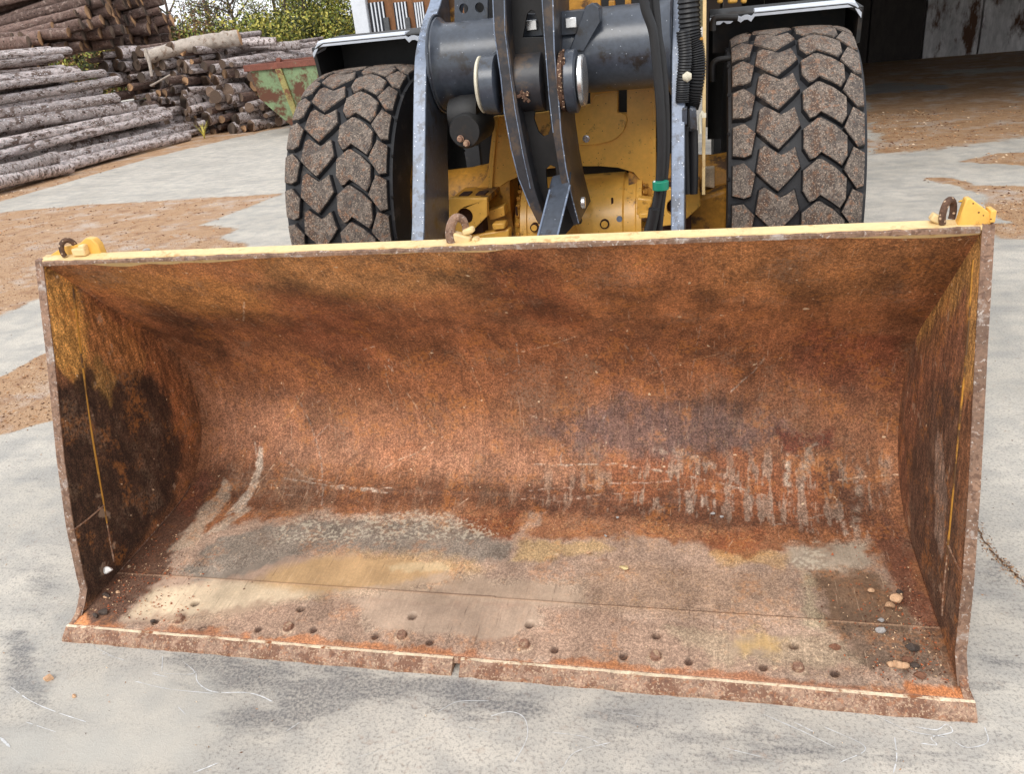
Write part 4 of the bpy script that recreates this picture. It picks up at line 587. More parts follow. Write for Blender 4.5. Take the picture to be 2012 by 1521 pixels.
# gusset ears on the tube beside the lever
g = G(); g.prism(ol([(1118, 100), (1150, 12), (1164, 4), (1176, 14), (1180, 40), (1146, 100)], 2.33), [], FY, 2.33, 2.5); LP('tube_gusset', g, STEEL)
g = G(); g.prism(ol([(955, 114), (975, 96), (980, 105), (985, 130), (962, 135)], 2.3), [], FY, 2.3, 2.42); LP('tube_gusset', g, STEEL)
g = G(); g.prism(ol([(1092, 22), (1150, 18), (1140, 66), (1094, 70)], 2.34), [], FY, 2.34, 2.42); LP('lug_plate', g, STEEL)
g = G(); g.prism(ol([(1030, 26), (1056, 26), (1068, 70), (1028, 74)], 2.34), [], FY, 2.34, 2.42); LP('lug_plate', g, STEEL)
for px, py in ((1045, 49), (1122, 44)):
    p = AY(px, py, 2.32); g = G(); g.box((p.x, 2.325, p.z), (.052, .03, .046)); LP('square_pin', g, CHROME, .004)
# tilt lever: two plates, a web with windows, barrel and bosses
def vplate(front, Y0, Y1, name, m, e=EDGE):
    g = G(); g.prism(ol(front, Y0+.40), [], FY, Y0+.40, Y1+.38); o = LP(name, g, m, .004); return o
LEV = mat('lever_dark_paint', (50, 50, 54), .45, var=.25, scale=6, fine=40, bump=.2, dirt=(84, 70, 58), dirt_amt=.44, dirt_scale=6)  # brown patches also stand for yellow light reflected off the frame
vplate([(966, -60), (992, -60), (996, 60), (1008, 150), (1018, 215), (1034, 300), (1050, 370), (1072, 438), (1058, 441), (1040, 405), (1018, 350), (1003, 290), (990, 220), (983, 150), (970, 60)], 1.72, 1.98, 'lever_plate', LEV)
vplate([(1062, -60), (1086, -60), (1090, 100), (1099, 200), (1103, 260), (1113, 330), (1124, 385), (1138, 438), (1128, 444), (1112, 400), (1099, 340), (1086, 260), (1078, 190), (1068, 60)], 1.72, 2.22, 'lever_plate', LEV)
def strip(pts, wd, Y, name='lever_edge_line', m=EDGE):  # thin pale lines along the edges of the lever plates
    Y += .40; g = G(); P = [AY(a, b_, Y) for a, b_ in pts]; g.tube([tuple(p) for p in P], wd, 6); LP(name, g, m, 0)
strip([(967, -40), (971, 60), (984, 150), (991, 220), (1004, 290), (1019, 350), (1041, 405)], .0028, 1.718)
strip([(990, -40), (992, 60), (1003, 150), (1012, 215), (1027, 300), (1042, 370)], .0022, 1.718)
strip([(1085, -40), (1089, 100), (1098, 200), (1102, 260), (1112, 330), (1123, 385), (1137, 438)], .0030, 1.718)
strip([(1063, -40), (1069, 60), (1079, 190), (1087, 260)], .0024, 1.718)
YW = 2.24
web = ol([(985, -60), (1070, -60), (1080, 120), (1090, 250), (1110, 360), (1125, 430), (1100, 442), (1062, 440), (1020, 340), (1000, 220), (990, 100)], YW)
h1 = ol([(1043, 19), (1050, 22), (1068, 72), (1027, 73), (1036, 26)], YW); h2 = ol([(1052, 217), (1079, 216), (1082, 250), (1077, 264), (1068, 268), (1058, 258), (1049, 232)], YW); h3 = ol([(1073, 332), (1081, 324), (1091, 328), (1095, 360), (1090, 364), (1087, 372), (1075, 370)], YW)
g = G(); g.prism(web, [h1, h2, h3], FY, YW, YW+.02); LP('lever_web', g, BLK, .002)
def xcyl(pl, pr, Y, r, name, m, n=40, bev=.003, cap=None):
    a, b_ = AY(*pl, Y), AY(*pr, Y); g = G(); g.lathe([(a.x, r*.93), (a.x+.006, r), (b_.x-.006, r), (b_.x, r*.93)], (0, Y, (a.z+b_.z)/2), 'x', n); return LP(name, g, m, 0)
xcyl((1012, 163), (1072, 158), 2.27, .135, 'lever_barrel', LEV)
xcyl((944, 166), (952, 166), 2.22, .130, 'seal_ring', SEAL); xcyl((952, 166), (982, 165), 2.22, .135, 'pin_boss', STEEL)
xcyl((1102, 160), (1114, 160), 2.22, .136, 'grease_ring', CRUD); xcyl((1114, 160), (1136, 159), 2.21, .142, 'pin_boss', STEEL); xcyl((1138, 158), (1150, 157), 2.21, .115, 'pin_end', CHROME)
g = G()
for k in range(16):
    p = AY(1030+random.gauss(0, 7), 188+random.gauss(0, 7), 2.135); g.box(p, (.012*random.uniform(.5, 1.5),)*3, 0, Matrix.Rotation(random.random()*3, 3, 'Y'))
LP('grease_clod', g, CRUD, .003)
g = G()
for k in range(40):
    y_ = random.uniform(98, 215); p = AY(1108-abs(y_-160)*.02, y_, 2.10); g.box(p, (.010*random.uniform(.5, 1.4),)*3, 0, Matrix.Rotation(random.random()*3, 3, 'X'))
LP('grease_crumbs', g, CRUD, .002, kind='stuff')
# link running down to the bucket
g = G(); a, b_ = AY(1100, 368, 2.10), AY(1062, 520, 1.75); hw = .052
for (q, w_, mi) in (((a, b_), hw, 0),):
    d = (b_-a); n1_ = Vector((1, 0, .18)).normalized()*hw; u1 = Vector((0, .09, .05))
    g.add([a-n1_, a+n1_, b_+n1_, b_-n1_, a-n1_+u1, a+n1_+u1, b_+n1_+u1, b_-n1_+u1], [(0, 1, 2, 3), (7, 6, 5, 4), (0, 4, 5, 1), (1, 5, 6, 2), (2, 6, 7, 3), (3, 7, 4, 0)])
lk = LP('tilt_link', g, STEEL, .006)
for sx in (-1, 1):
    g = G(); g.tube([a+n1_*sx*.98+Vector((0, -.003, 0)), b_+n1_*sx*.98+Vector((0, -.003, 0))], .005, 8); obj('link_edge', g, EDGE, lk)
g = G(); g.cyl(AY(1142, 398, 2.13)+Vector((0, 0, 0)), AY(1142, 398, 2.13)+Vector((.02, 0, 0)), .028, 20); LP('link_pin', g, CHROME)
g = G(); g.prism(ol([(1096, 372), (1122, 366), (1142, 440), (1128, 442), (1106, 466), (1086, 470)], 2.2), [], FY, 2.2, 2.26); LP('link_plate', g, BLK)

# yellow front frame plate with its arch, cover plate, and pressed rib
YF = 2.78
fr = ol([(971, 229), (1060, 222), (1160, 205), (1160, 150), (1214, 150), (1214, 223), (1232, 223), (1232, 150), (1288, 150), (1288, 300), (1289, 384), (1283, 397), (1276, 386), (1262, 358), (1245, 338), (1215, 329), (1180, 326), (1120, 326), (1060, 333), (1019, 346), (995, 357), (979, 369), (967, 391), (958, 396), (925, 378), (945, 362), (957, 345), (960, 331), (963, 298)], YF)
g = G(); g.prism(fr, [], FY, YF, YF+.06); LP('front_frame_plate', g, YEL, .006)
g = G(); g.prism(ol([(1126, 222), (1160, 204), (1169, 187), (1214, 181), (1213, 220), (1230, 225), (1233, 236), (1226, 256), (1213, 270), (1196, 279), (1168, 284), (1132, 285)], YF-.022), [], FY, YF-.022, YF-.004); cv = LP('cover_plate', g, YEL, .004)
g = G(); p = AY(1152, 272, YF-.024); hexbolt(g, p, (0, -1, 0), .016, .02); obj('bolt', g, CHROME, cv)
g = G(); g.prism(ol([(960, 345), (970, 228), (978, 228), (968, 345), (966, 392), (959, 394)], YF-.03), [], FY, YF-.03, YF+.0); LP('frame_flange', g, YEL, .003)
g = G(); g.prism(ol([(1281, 176), (1289, 176), (1289, 386), (1284, 397), (1281, 384)], YF-.02), [], FY, YF-.02, YF-.0); LP('frame_flange', g, YEL, .003)
# black inside of the frame behind, and the yellow frame top visible above the tube
g = G(); g.box((0, 3.25, 1.25), (1.10, .5, .9)); LP('frame_body', g, BLK)
g = G(); g.prism(ol([(1108, -60), (1180, -60), (1180, 14), (1196, 16), (1196, 0), (1208, 0), (1208, 10), (1228, 8), (1228, -60), (1240, -60), (1240, 30), (1108, 30)], 2.80), [], FY, 2.80, 2.84); LP('frame_top_plate', g, YELD, .004)
g = G(); g.prism(ol([(865, -60), (900, -60), (900, 60), (850, 60), (852, 20)], 2.85), [], FY, 2.85, 2.88); LP('frame_side_plate', g, YELD, .004)
g = G(); g.prism(ol([(893, -60), (958, -60), (958, 44), (893, 44)], 2.60), [[(p.x+.024*math.cos(-k*.4), p.z+.024*math.sin(-k*.4)) for k in range(16)] for p in (AY(911, 16, 2.6), AY(942, 14, 2.6))], FY, 2.60, 2.63); LP('drilled_bracket', g, STEEL, .002)
# axle: differential drum, arms and towing eyes
AC = (.07, 2.90, .695); g = G()
g.lathe([(-.40, .16), (-.37, .24), (-.345, .272), (-.335, .297), (-.30, .297), (-.295, .288), (-.235, .288), (-.23, .296), (.24, .304), (.25, .294), (.31, .294), (.318, .304), (.345, .304), (.35, .272), (.375, .23), (.40, .16)], AC, 'x', 64)
df = LP('differential_housing', g, YEL, 0, ang=25)
for sx in (-.342, .352):
    for k in range(11):
        a = math.radians(95+k*11); c_ = Vector((AC[0]+sx, AC[1]+math.cos(a)*.278, AC[2]+math.sin(a)*.278)); g = G(); hexbolt(g, c_, (1 if sx > 0 else -1, 0, 0), .012, .022); obj('bolt', g, YELD, df)
def on_drum(px, py, off=0.0):
    p = AY(px, py, 2.66); zz_ = min(max(p.z-AC[2], -.29), .29); y_ = AC[1]-math.sqrt(max(.302**2-zz_**2, .01)); p = AY(px, py, y_-off); return p
for px, py, rr in ((1050, 447, .024), (1188, 440, .026)):
    p = on_drum(px, py, .003); g = G(); g.cyl(p+Vector((0, .03, 0)), p+Vector((0, -.006, 0)), rr, 24); o = obj('drain_plug', g, HOLE, df); g = G(); g.cyl(p+Vector((0, 0, 0)), p+Vector((0, -.012, 0)), rr*.72, 24); obj('plug_face', g, YEL, df, bevel=.002)
for px, py in ((1015, 414), (1203, 397)):
    p = on_drum(px, py, .002); g = G(); g.box((p.x, p.y, p.z), (.012, .01, .05)); obj('slot', g, HOLE, df, bevel=.003)
p = on_drum(1217, 430, .001); g = G(); g.cyl(p+Vector((0, .02, 0)), p+Vector((0, -.004, 0)), .016, 16); obj('bare_spot', g, EDGE, df)
p = on_drum(1120, 450, -.01); g = G(); g.lathe([(-.03, .05), (-.015, .048), (0, .035), (.004, .01)], (p.x, p.y-.02, p.z), 'y', 24); obj('drum_boss', g, YELD, df)
for s in (-1, 1):
    g = G(); g.lathe([(s*.34, .26), (s*.50, .22), (s*.62, .20), (s*.80, .19), (s*.98, .21)], (0, 3.0, .86), 'x', 40); LP('axle_arm', g, YELD, 0)
YT2 = 2.48
eyeL = [(883, 389), (957, 389), (957, 425), (930, 452), (905, 462), (878, 437)]
for mir in (0, 1):
    E_ = eyeL if not mir else [(1300, 371), (1375, 370), (1377, 405), (1351, 428), (1332, 441), (1300, 445)]
    hc = (913, 425) if not mir else (1327, 407); p = AY(*hc, YT2); g = G(); g.prism(ol(E_, YT2), [circ(p.x, p.z, .045, 22)], FY, YT2, YT2+.05); eye = LP('towing_eye', g, YEL, .005)
    q0 = AY(E_[0][0], E_[0][1], YT2); q1 = AY(E_[1][0], E_[1][1], YT2); zt = (q0.z+q1.z)/2
    g = G(); g.box(((q0.x+q1.x)/2, YT2+.18, zt-.018), (abs(q1.x-q0.x), .30, .03)); obj('axle_pad', g, YELD, eye, bevel=.003)
    g = G()
    for dx in (-.045, .05): g.box(((q0.x+q1.x)/2+dx, YT2+.12, zt-.001), (.055, .10, .012))
    obj('pad_pocket', g, HOLE, eye, bevel=.004)
    g = G(); g.box((p.x, YT2+.12, p.z-.04), (.16, .12, .25)); obj('eye_back', g, HOLE, eye)  # dark block painting the shaded depth of the eye's hole
# small cast brackets between eye and drum
for pts, Y in (([(957, 415), (975, 410), (990, 404), (992, 424), (975, 430), (962, 432)], 2.6), ([(966, 440), (992, 438), (992, 450), (968, 452)], 2.5), ([(930, 462), (1000, 450), (1000, 475), (880, 478), (880, 458)], 2.52), ([(1255, 420), (1275, 418), (1276, 428), (1255, 430)], 2.5), ([(1252, 388), (1282, 392), (1282, 400), (1268, 420), (1250, 425)], 2.62)):
    g = G(); g.prism(ol(pts, Y), [], FY, Y, Y+.08); LP('cast_bracket', g, YEL, .008)
g = G(); g.prism(ol([(1348, 395), (1430, 372), (1432, 452), (1345, 462)], 2.62), [], FY, 2.62, 2.9); LP('axle_end_casting', g, YELD, .02)
g = G(); g.prism(ol([(1382, 330), (1404, 328), (1404, 370), (1382, 366)], 2.75), [], FY, 2.75, 2.8); LP('valve_block', g, BARE, .004)
# lift cylinder end (left), hoses, sheet edge on the right
g = G(); c_ = AY(918, 255, 2.25); g.lathe([(0, .05), (.0, .075), (.02, .085), (.30, .085)], (c_.x, 2.2, c_.z), 'y', 32); LP('lift_cylinder', g, BLK, 0)
g = G(); c_ = AY(900, 232, 2.25); g.lathe([(-.06, .085), (.0, .10), (.06, .10), (.09, .085)], (c_.x, 2.35, c_.z), 'x', 32); LP('cylinder_pin', g, BLK, 0)
for px, py in ((905, 272), (917, 281)):
    p = AY(px, py, 2.19); g = G(); hexbolt(g, p, (0, -1, 0), .014, .025); LP('bolt', g, BOLT, .002)
def hose(pts, Y, r, name='hydraulic_hose', m=HOSE, ribs=False, **k):
    Ys = Y if isinstance(Y, (list, tuple)) else [Y]*len(pts); P = [tuple(AY(a, b_, yv)) for (a, b_), yv in zip(pts, Ys)]; C_ = crom(P, 26 if ribs else 10); R_ = [r*(1+.09*math.sin(i*2.1)) for i in range(len(C_))] if ribs else r
    g = G(); g.tube([tuple(p) for p in C_], R_, 16); return LP(name, g, m, 0, **k)
hose([(1262, -30), (1268, 15), (1283, 60), (1290, 120), (1297, 200), (1300, 280), (1297, 350), (1290, 400), (1275, 480)], 1.70, .019)
hose([(1283, -30), (1288, 25), (1292, 70), (1300, 120), (1306, 200), (1308, 280), (1304, 350), (1297, 410), (1290, 480)], 1.74, .019)
hose([(1286, 410), (1280, 440), (1262, 500)], 1.66, .024)
p = AY(1298, 364, 1.68); g = G(); g.cyl(p+Vector((0, 0, .018)), p+Vector((0, 0, -.018)), .034, 20); LP('green_tape_band', g, GREEN, .002)
g = G(); p = AY(1286, 364, 1.68); g.box(p, (.008, .03, .034)); LP('tape_end', g, WHITE, .001)
hose([(1352, -20), (1356, 60), (1364, 100), (1366, 140), (1358, 190), (1352, 210)], 2.3, .048, 'sleeved_hose', ribs=True)
hose([(1342, 60), (1346, 110), (1342, 160), (1340, 200)], 2.2, .030, 'sleeved_hose', ribs=True)
for pts in ([(1340, 212), (1350, 210), (1350, 246), (1340, 246)], [(1355, 210), (1368, 214), (1370, 256), (1356, 256)]):
    g = G(); g.prism(ol(pts, 2.15), [], FY, 2.15, 2.22); LP('hose_clamp', g, STEEL, .006)
hose([(1346, 250), (1348, 320), (1350, 380)], 2.25, .022); hose([(1362, 256), (1363, 320), (1362, 380)], 2.25, .022)
g = G(); p = AY(1350, 150, 2.18); g.lathe([(-.02, .015), (0, .025), (.02, .012)], p, 'x', 12); LP('hose_fitting', g, SEAL, 0)
g = G(); g.tube([tuple(AY(a, b_, 2.2)) for a, b_ in ((1381, 218), (1376, 226), (1374, 240), (1376, 262))], .007, 8); g.box(AY(1383, 226, 2.2), (.02, .015, .02)); LP('door_catch', g, SEAL, 0)
g = G(); g.prism([(2.30, .98), (2.30, 2.3), (2.75, 2.3), (2.75, .98)], [], FX, .738, .752); sp_ = LP('side_sheet', g, YELD, .001)
g = G(); g.box((.745, 2.293, 1.64), (.016, .012, 1.32)); obj('sheet_edge', g, YELW, sp_, bevel=.002)
for yy_ in (75, 145):
    g = G(); p = AY(1381, yy_, 2.28); g.box((.728, 2.28, p.z), (.02, .02, .012)); LP('sheet_clip', g, YELD, .002)
for pts in ([(1400, 60), (1402, 40), (1412, 34), (1450, 34)], [(1400, 160), (1400, 130), (1410, 118), (1440, 114)]):
    hose(pts, 2.75, .016, 'grab_handle', BLK)
# rear body, cab lower front, fenders
g = G(); g.box((0, 5.6, 1.55), (1.30, 4.6, 1.5)); g.box((0, 6.9, 2.1), (1.4, 2.4, 1.6)); LP('rear_body', g, BLK, .03)
g = G(); g.box((0, 4.9, 3.2), (1.3, 1.6, 1.9)); cb = LP('cab', g, BLK, .05)
g = G(); g.box((0, 4.085, 3.2), (1.1, .02, 1.5)); obj('windscreen', g, mat('tinted_glass', (20, 26, 30), .1, bump=0), cb)
g = G(); g.box((.0, 4.0, 1.9), (1.36, .7, .9)); LP('cab_base', g, BLK, .02)
for s in (-1, 1):
    if s < 0: xa, xb, zf = -1.49, -.66, 1.835
    else: xa, xb, zf = .775, 1.52, 1.775
    Y0 = 2.97; P = crom([(Y0, zf-.03), (Y0+.005, zf), (3.3, zf+.02), (3.7, zf-.05), (4.0, zf-.35), (4.12, zf-.8)], 5); g = G(); n_ = len(P); nxs = 12; vs = []
    for i, (a, b_) in enumerate(P):
        for k in range(nxs):
            u = k/(nxs-1); xv = xa+(xb-xa)*u; e = abs(u if s < 0 else 1-u); dz = -.035*math.exp(-(e/.035)**2)-.0*e; vs.append((xv, a, b_+dz))
    fs = [(i*nxs+k, i*nxs+k+1, (i+1)*nxs+k+1, (i+1)*nxs+k) for i in range(n_-1) for k in range(nxs-1)]
    g.add(vs, fs); fd = LP('fender', g, BLK, 0); sm = fd.modifiers.new('thickness', 'SOLIDIFY'); sm.thickness = .02; sm.offset = -1
    g = G(); lipp = []
    nn = 44
    for k in range(nn):
        u = k/(nn-1); xv = xa+(xb-xa)*u; e = u if s < 0 else 1-u; zc = zf-.005-.055*math.exp(-(e/.03)**2)
        inner = 1-e
        if inner < .30: zc += -.012*(1 if int(inner*26) % 2 else 0)-.012
        lipp.append((xv, Y0-.015, zc))
    vs = []
    for k, (a, b_, c_) in enumerate(lipp): vs += [(a, b_, c_-.022), (a, b_-.004, c_), (a, b_+.012, c_+.012), (a, b_+.16, c_+.018), (a, b_+.16, c_-.002)]
    g.add(vs, [(i*5+k, i*5+(k+1) % 5, (i+1)*5+(k+1) % 5, (i+1)*5+k) for i in range(nn-1) for k in range(5)]+[(0, 1, 2, 3, 4), tuple((nn-1)*5+k for k in (4, 3, 2, 1, 0))]); obj('fender_rim', g, FEND, fd)
    # outer skirt of the fender and an added dark plate standing for the shade beneath
    ox = xa if s < 0 else xb; g = G(); g.prism([(Y0, zf-.03), (3.3, zf+.0), (3.7, zf-.07), (4.0, zf-.37), (4.10, zf-.8), (4.02, zf-.8), (3.9, zf-.42), (3.50, zf-.24), (3.2, zf-.22), (Y0+.03, zf-.20)], [], FX, ox-.01, ox+.01); obj('fender_skirt', g, BLK, fd)
    g = G(); g.box(((xa+xb)/2, 3.35, zf-.10), (abs(xb-xa)-.04, .03, .22), R=None); obj('fender_shade_plate', g, BLK, fd)
# small yellow brackets and a step plate standing on the right fender
for px, wd in ((1440, .05), (1462, .03), (1415, .03)):
    p = AY(px, 4, 3.0); g = G(); g.box((p.x, 3.05, p.z+.03), (wd, .04, .07)); LP('fender_bracket', g, YEL, .01)

# ------------------------------------------------------------------ things lying in the bucket and on the yard
SM = {'dark': mat('dark_stone', (74, 62, 54), .85, var=.35, scale=40, fine=200, bump=.6), 'tan': mat('tan_stone', (200, 160, 124), .85, var=.25, scale=40, fine=200, bump=.5),
      'grey': mat('grey_stone', (160, 156, 152), .85, var=.2, scale=40, bump=.4), 'brown': mat('brown_clod', (128, 88, 66), .9, var=.35, scale=40, fine=200, bump=.7), 'straw': mat('straw_flake', (214, 192, 140), .8, var=.15, bump=.3)}
def stone_geo(c, r, flat=.7, seed=0):
    rr = random.Random(seed); g = G(); import bmesh
    bm = bmesh.new(); bmesh.ops.create_icosphere(bm, subdivisions=2, radius=1.0); ks = [(Vector((rr.uniform(-1, 1), rr.uniform(-1, 1), rr.uniform(-1, 1))).normalized(), rr.uniform(.45, .85)) for _ in range(9)]
    for v in bm.verts:
        p = v.co.copy()
        for d, k in ks:
            q = p.dot(d)
            if q > k: p -= d*(q-k)
        v.co = Vector((p.x*1.2, p.y*.9, p.z*flat))*r
    g.add([Vector(c)+v.co for v in bm.verts], [tuple(v.index for v in f.verts) for f in bm.faces]); bm.free(); return g
def place_word(x_, s_):
    a = 'near the left corner' if x_ < -1.2 else 'near the right corner' if x_ > 1.2 else 'right of the middle' if x_ > .3 else 'near the middle' if x_ > -.3 else 'left of the middle'
    b_ = 'behind the cutting edge' if s_ < .14 else 'rear bucket floor' if s_ > .45 else 'mid bucket floor'
    return a, b_
STN = []
for i, (p, r, k) in enumerate(STONES):
    if p is None: p = (-1.41, .13)
    if p[1] > 1.0: continue
    x_ = max(-1.405, min(1.405, p[0])); c_ = PS(x_, max(p[1], .01), r*.42); STN.append((x_, p[1], r, k, c_, i))
ordn = ['lowest', 'second lowest', 'third lowest', 'fourth lowest', 'fifth lowest', 'sixth lowest', 'seventh lowest', 'eighth lowest', 'ninth lowest']
from collections import defaultdict
cl = defaultdict(list)
for q in STN: cl[(q[3], place_word(q[0], q[1]))].append(q)
kn = {'dark': 'dark brown stone', 'tan': 'pale tan stone', 'grey': 'light grey pebble', 'brown': 'brown clod', 'straw': 'flat straw coloured flake'}
for (k, (a, b_)), l in cl.items():
    l.sort(key=lambda q: q[4].y)
    for j, (x_, s_, r, k_, c_, i) in enumerate(l):
        o = obj('stone' if k != 'brown' else 'earth_clod', stone_geo(c_, r, .35 if k == 'straw' else .75, i), SM[k], ang=6)
        extra = '' if len(l) == 1 else (', %s of its kind' % ordn[j])
        tag(o, '%s %s, %s%s' % (kn[k], a, b_, extra), 'stone', 'stones and clods lying in the bucket')
o = obj('pebble', stone_geo((-1.415, .235, .135), .020, .8, 91), mat('white_pebble', (226, 222, 216), .5, var=.1, bump=.2), ang=25); tag(o, 'white shell-like pebble stuck low against the dark left side plate of the bucket', 'pebble')
# rusty grit in the two corners
g = G()
for k in range(1500):
    s_ = 1 if random.random() < .5 else -1; a = abs(random.gauss(0, .13)); q = abs(random.gauss(0, .26))+.04
    if s_ < 0: x_ = -1.42+a*(1.6-q*.9 if q < 1 else .3); 
    else: x_ = 1.42-a
    p = PS(max(-1.42, min(1.42, x_)), min(q, .85), .002); r = random.uniform(.0015, .0055)
    g.add([p+Vector((random.uniform(-1, 1), random.uniform(-1, 1), random.uniform(-.3, 1)))*r for _ in range(4)], [(0, 1, 2), (0, 2, 3), (0, 3, 1), (1, 3, 2)], random.choices((0, 1, 2), (4, 3, 2))[0])
obj('rust_grit', g, [mat('rust_flake', (170, 92, 54), .9, var=.3, bump=0), mat('dark_flake', (84, 50, 34), .9, bump=0), mat('pale_flake', (214, 178, 140), .9, bump=0)], None, kind='stuff', ang=5)
for px, py, r, k, lab in ((95, 1332, .020, 'tan', 'pale tan stone on the concrete below the left corner of the bucket'), (145, 1368, .009, 'tan', 'tiny tan stone on the concrete in front of the bucket, lower left'), (290, 493, .05, 'grey', 'pale grey stone lying just behind the left end of the bucket lip')):
    c_ = AZ(px, py, r*.4); o = obj('stone', stone_geo(c_, r, .6, px), SM[k], ang=25); tag(o, lab, 'stone')
lm = mat('yellow_leaf', (222, 170, 40), .6, var=.15, scale=30, bump=.2); lm2 = mat('brown_leaf', (140, 92, 56), .7, var=.2, scale=30, bump=.2)
for px, py, m_, lab, sz in ((1895, 397, lm, 'fallen yellow leaf on the concrete behind the right corner of the bucket', .05), (1872, 402, lm2, 'fallen brown leaf beside the yellow leaf near the right corner', .035)):
    c_ = AZ(px, py); n_ = 10; g = G(); vs = []
    for i in range(n_+1):
        t_ = i/n_; wd = math.sin(math.pi*t_**.8)*.38*sz; vs += [c_+Vector((t_*sz*2-sz, -wd, .006+wd*.4)), c_+Vector((t_*sz*2-sz, 0, .004+.01*t_)), c_+Vector((t_*sz*2-sz, wd, .008+wd*.6))]
    g.add(vs, [(i*3+k, i*3+k+1, i*3+k+4, i*3+k+3) for i in range(n_) for k in range(2)]); o = obj('fallen_leaf', g, m_); sm = o.modifiers.new('thickness', 'SOLIDIFY'); sm.thickness = .0008; tag(o, lab, 'leaf')

# ------------------------------------------------------------------ log piles
BARK = mat('log_bark', (216, 202, 198), .9, var=.34, scale=16, fine=75, bump=1.0, dirt=(128, 108, 98), dirt_amt=.46, dirt_scale=10, objvar=.25, stretch=(.1, 3.2, .1), bdist=.04, speck=[((70, 58, 54), 13, .17), ((244, 240, 240), 30, .25)])
BARKD = mat('damp_bark', (124, 100, 90), .9, var=.4, scale=16, fine=75, bump=1.0, dirt=(170, 148, 136), dirt_amt=.42, dirt_scale=10, objvar=.3, stretch=(.1, 3.2, .1), bdist=.04, speck=[((60, 48, 42), 13, .17)])
PALE = mat('stripped_log_wood', (178, 166, 154), .8, var=.22, scale=10, fine=60, bump=.6, dirt=(140, 120, 104), dirt_amt=.42, dirt_scale=9, stretch=(.16, 2.2, .16), bdist=.02)
def endmat(name, a_, b_):
    m = bpy.data.materials.new(name); m.use_nodes = True; t = m.node_tree; L = t.links; b = t.nodes['Principled BSDF']; tc_ = N(t, 'ShaderNodeTexCoord'); oi = N(t, 'ShaderNodeObjectInfo')
    mp = N(t, 'ShaderNodeMapping'); mp.inputs['Scale'].default_value = (1, 0, 1); L.new(tc_.outputs['Object'], mp.inputs[0])
    wv = N(t, 'ShaderNodeTexWave', wave_type='RINGS', rings_direction='SPHERICAL', ins={'Scale': 22.0, 'Distortion': 2.5, 'Detail': 2.0}); L.new(mp.outputs[0], wv.inputs[0])
    ns_ = N(t, 'ShaderNodeTexNoise', ins={'Scale': 9.0, 'Detail': 5.0}); L.new(tc_.outputs['Object'], ns_.inputs[0])
    m1 = N(t, 'ShaderNodeMix', data_type='RGBA'); L.new(wv.outputs['Fac'], m1.inputs[0]); m1.inputs[6].default_value = (*lin(a_), 1); m1.inputs[7].default_value = (*lin(b_), 1)
    mr_ = N(t, 'ShaderNodeMapRange', ins={'From Min': 0, 'From Max': 1, 'To Min': .35, 'To Max': 1.15}); L.new(oi.outputs['Random'], mr_.inputs[0]); m2 = N(t, 'ShaderNodeMapRange', ins={'From Min': .3, 'From Max': .7, 'To Min': .6, 'To Max': 1.2}); L.new(ns_.outputs[0], m2.inputs[0])
    mm = N(t, 'ShaderNodeMath', operation='MULTIPLY'); L.new(mr_.outputs[0], mm.inputs[0]); L.new(m2.outputs[0], mm.inputs[1]); vs_ = N(t, 'ShaderNodeVectorMath', operation='SCALE'); L.new(m1.outputs[2], vs_.inputs[0]); L.new(mm.outputs[0], vs_.inputs['Scale']); L.new(vs_.outputs[0], b.inputs['Base Color']); b.inputs['Roughness'].default_value = .85
    return m
ENDA = endmat('log_end_grain', (140, 116, 96), (88, 68, 56)); ENDB = endmat('fresh_log_end', (214, 172, 128), (170, 122, 84))
def log_mesh(seed, bark, end, n=14, m=22):
    """unit log along +y from 0 to 1, radius 1 (scaled on placing)"""
    rr = random.Random(seed); g = G(); vs = []; ph = [rr.uniform(0, 6.28) for _ in range(6)]; knots = [(rr.random(), rr.uniform(0, 6.28), rr.uniform(.08, .2)) for _ in range(4)]
    for i in range(m+1):
        t_ = i/m; cx = .35*math.sin(t_*4.6+ph[0])-.35*math.sin(ph[0]); cz = .28*math.sin(t_*3.4+ph[1])-.28*math.sin(ph[1]); rad = 1.06-.16*t_
        for k in range(n):
            a = 2*math.pi*k/n; r = rad*(1+.05*math.sin(3*a+ph[2]+t_*4)+.05*math.sin(2*a+ph[3])+rr.uniform(-.065, .065))
            for kt, ka, kh in knots: r += kh*math.exp(-((t_-kt)/.02)**2-((a-ka+math.pi) % (2*math.pi)-math.pi)**2*3)
            vs.append((cx+r*math.cos(a), t_+(rr.uniform(-.0015, .0015) if i in (0, m) else 0), cz+r*math.sin(a)))
    fs = [(i*n+k, i*n+(k+1) % n, (i+1)*n+(k+1) % n, (i+1)*n+k) for i in range(m) for k in range(n)]; g.add(vs, fs); g.add([], [])
    g.f += [tuple(range(n-1, -1, -1)), tuple(m*n+k for k in range(n))]; g.m += [1, 1]
    o = obj('log', g, [bark, end], None, ang=50, origin=(0, 0, 0)); me = o.data; bpy.data.objects.remove(o); return me
LA = [log_mesh(i, BARK, ENDA) for i in range(6)]; LD = [log_mesh(20+i, BARKD, ENDA if i % 2 else ENDB) for i in range(6)]; LPL = [log_mesh(40, PALE, ENDB)]
def log(me, p, d, L_, r, label, group, roll=None):
    o = bpy.data.objects.new('log', me); COL.objects.link(o); d = Vector(d).normalized(); xa = d.cross(Vector((0, 0, 1))).normalized(); za = xa.cross(d)
    R_ = Matrix((xa, d, za)).transposed(); q = Matrix.Rotation(roll if roll is not None else random.uniform(-.5, .5), 3, 'Y'); o.rotation_euler = (R_ @ q).to_euler(); o.location = p; o.scale = (r, L_, r)
    o['label'] = label; o['category'] = 'log'; o['group'] = group; return o
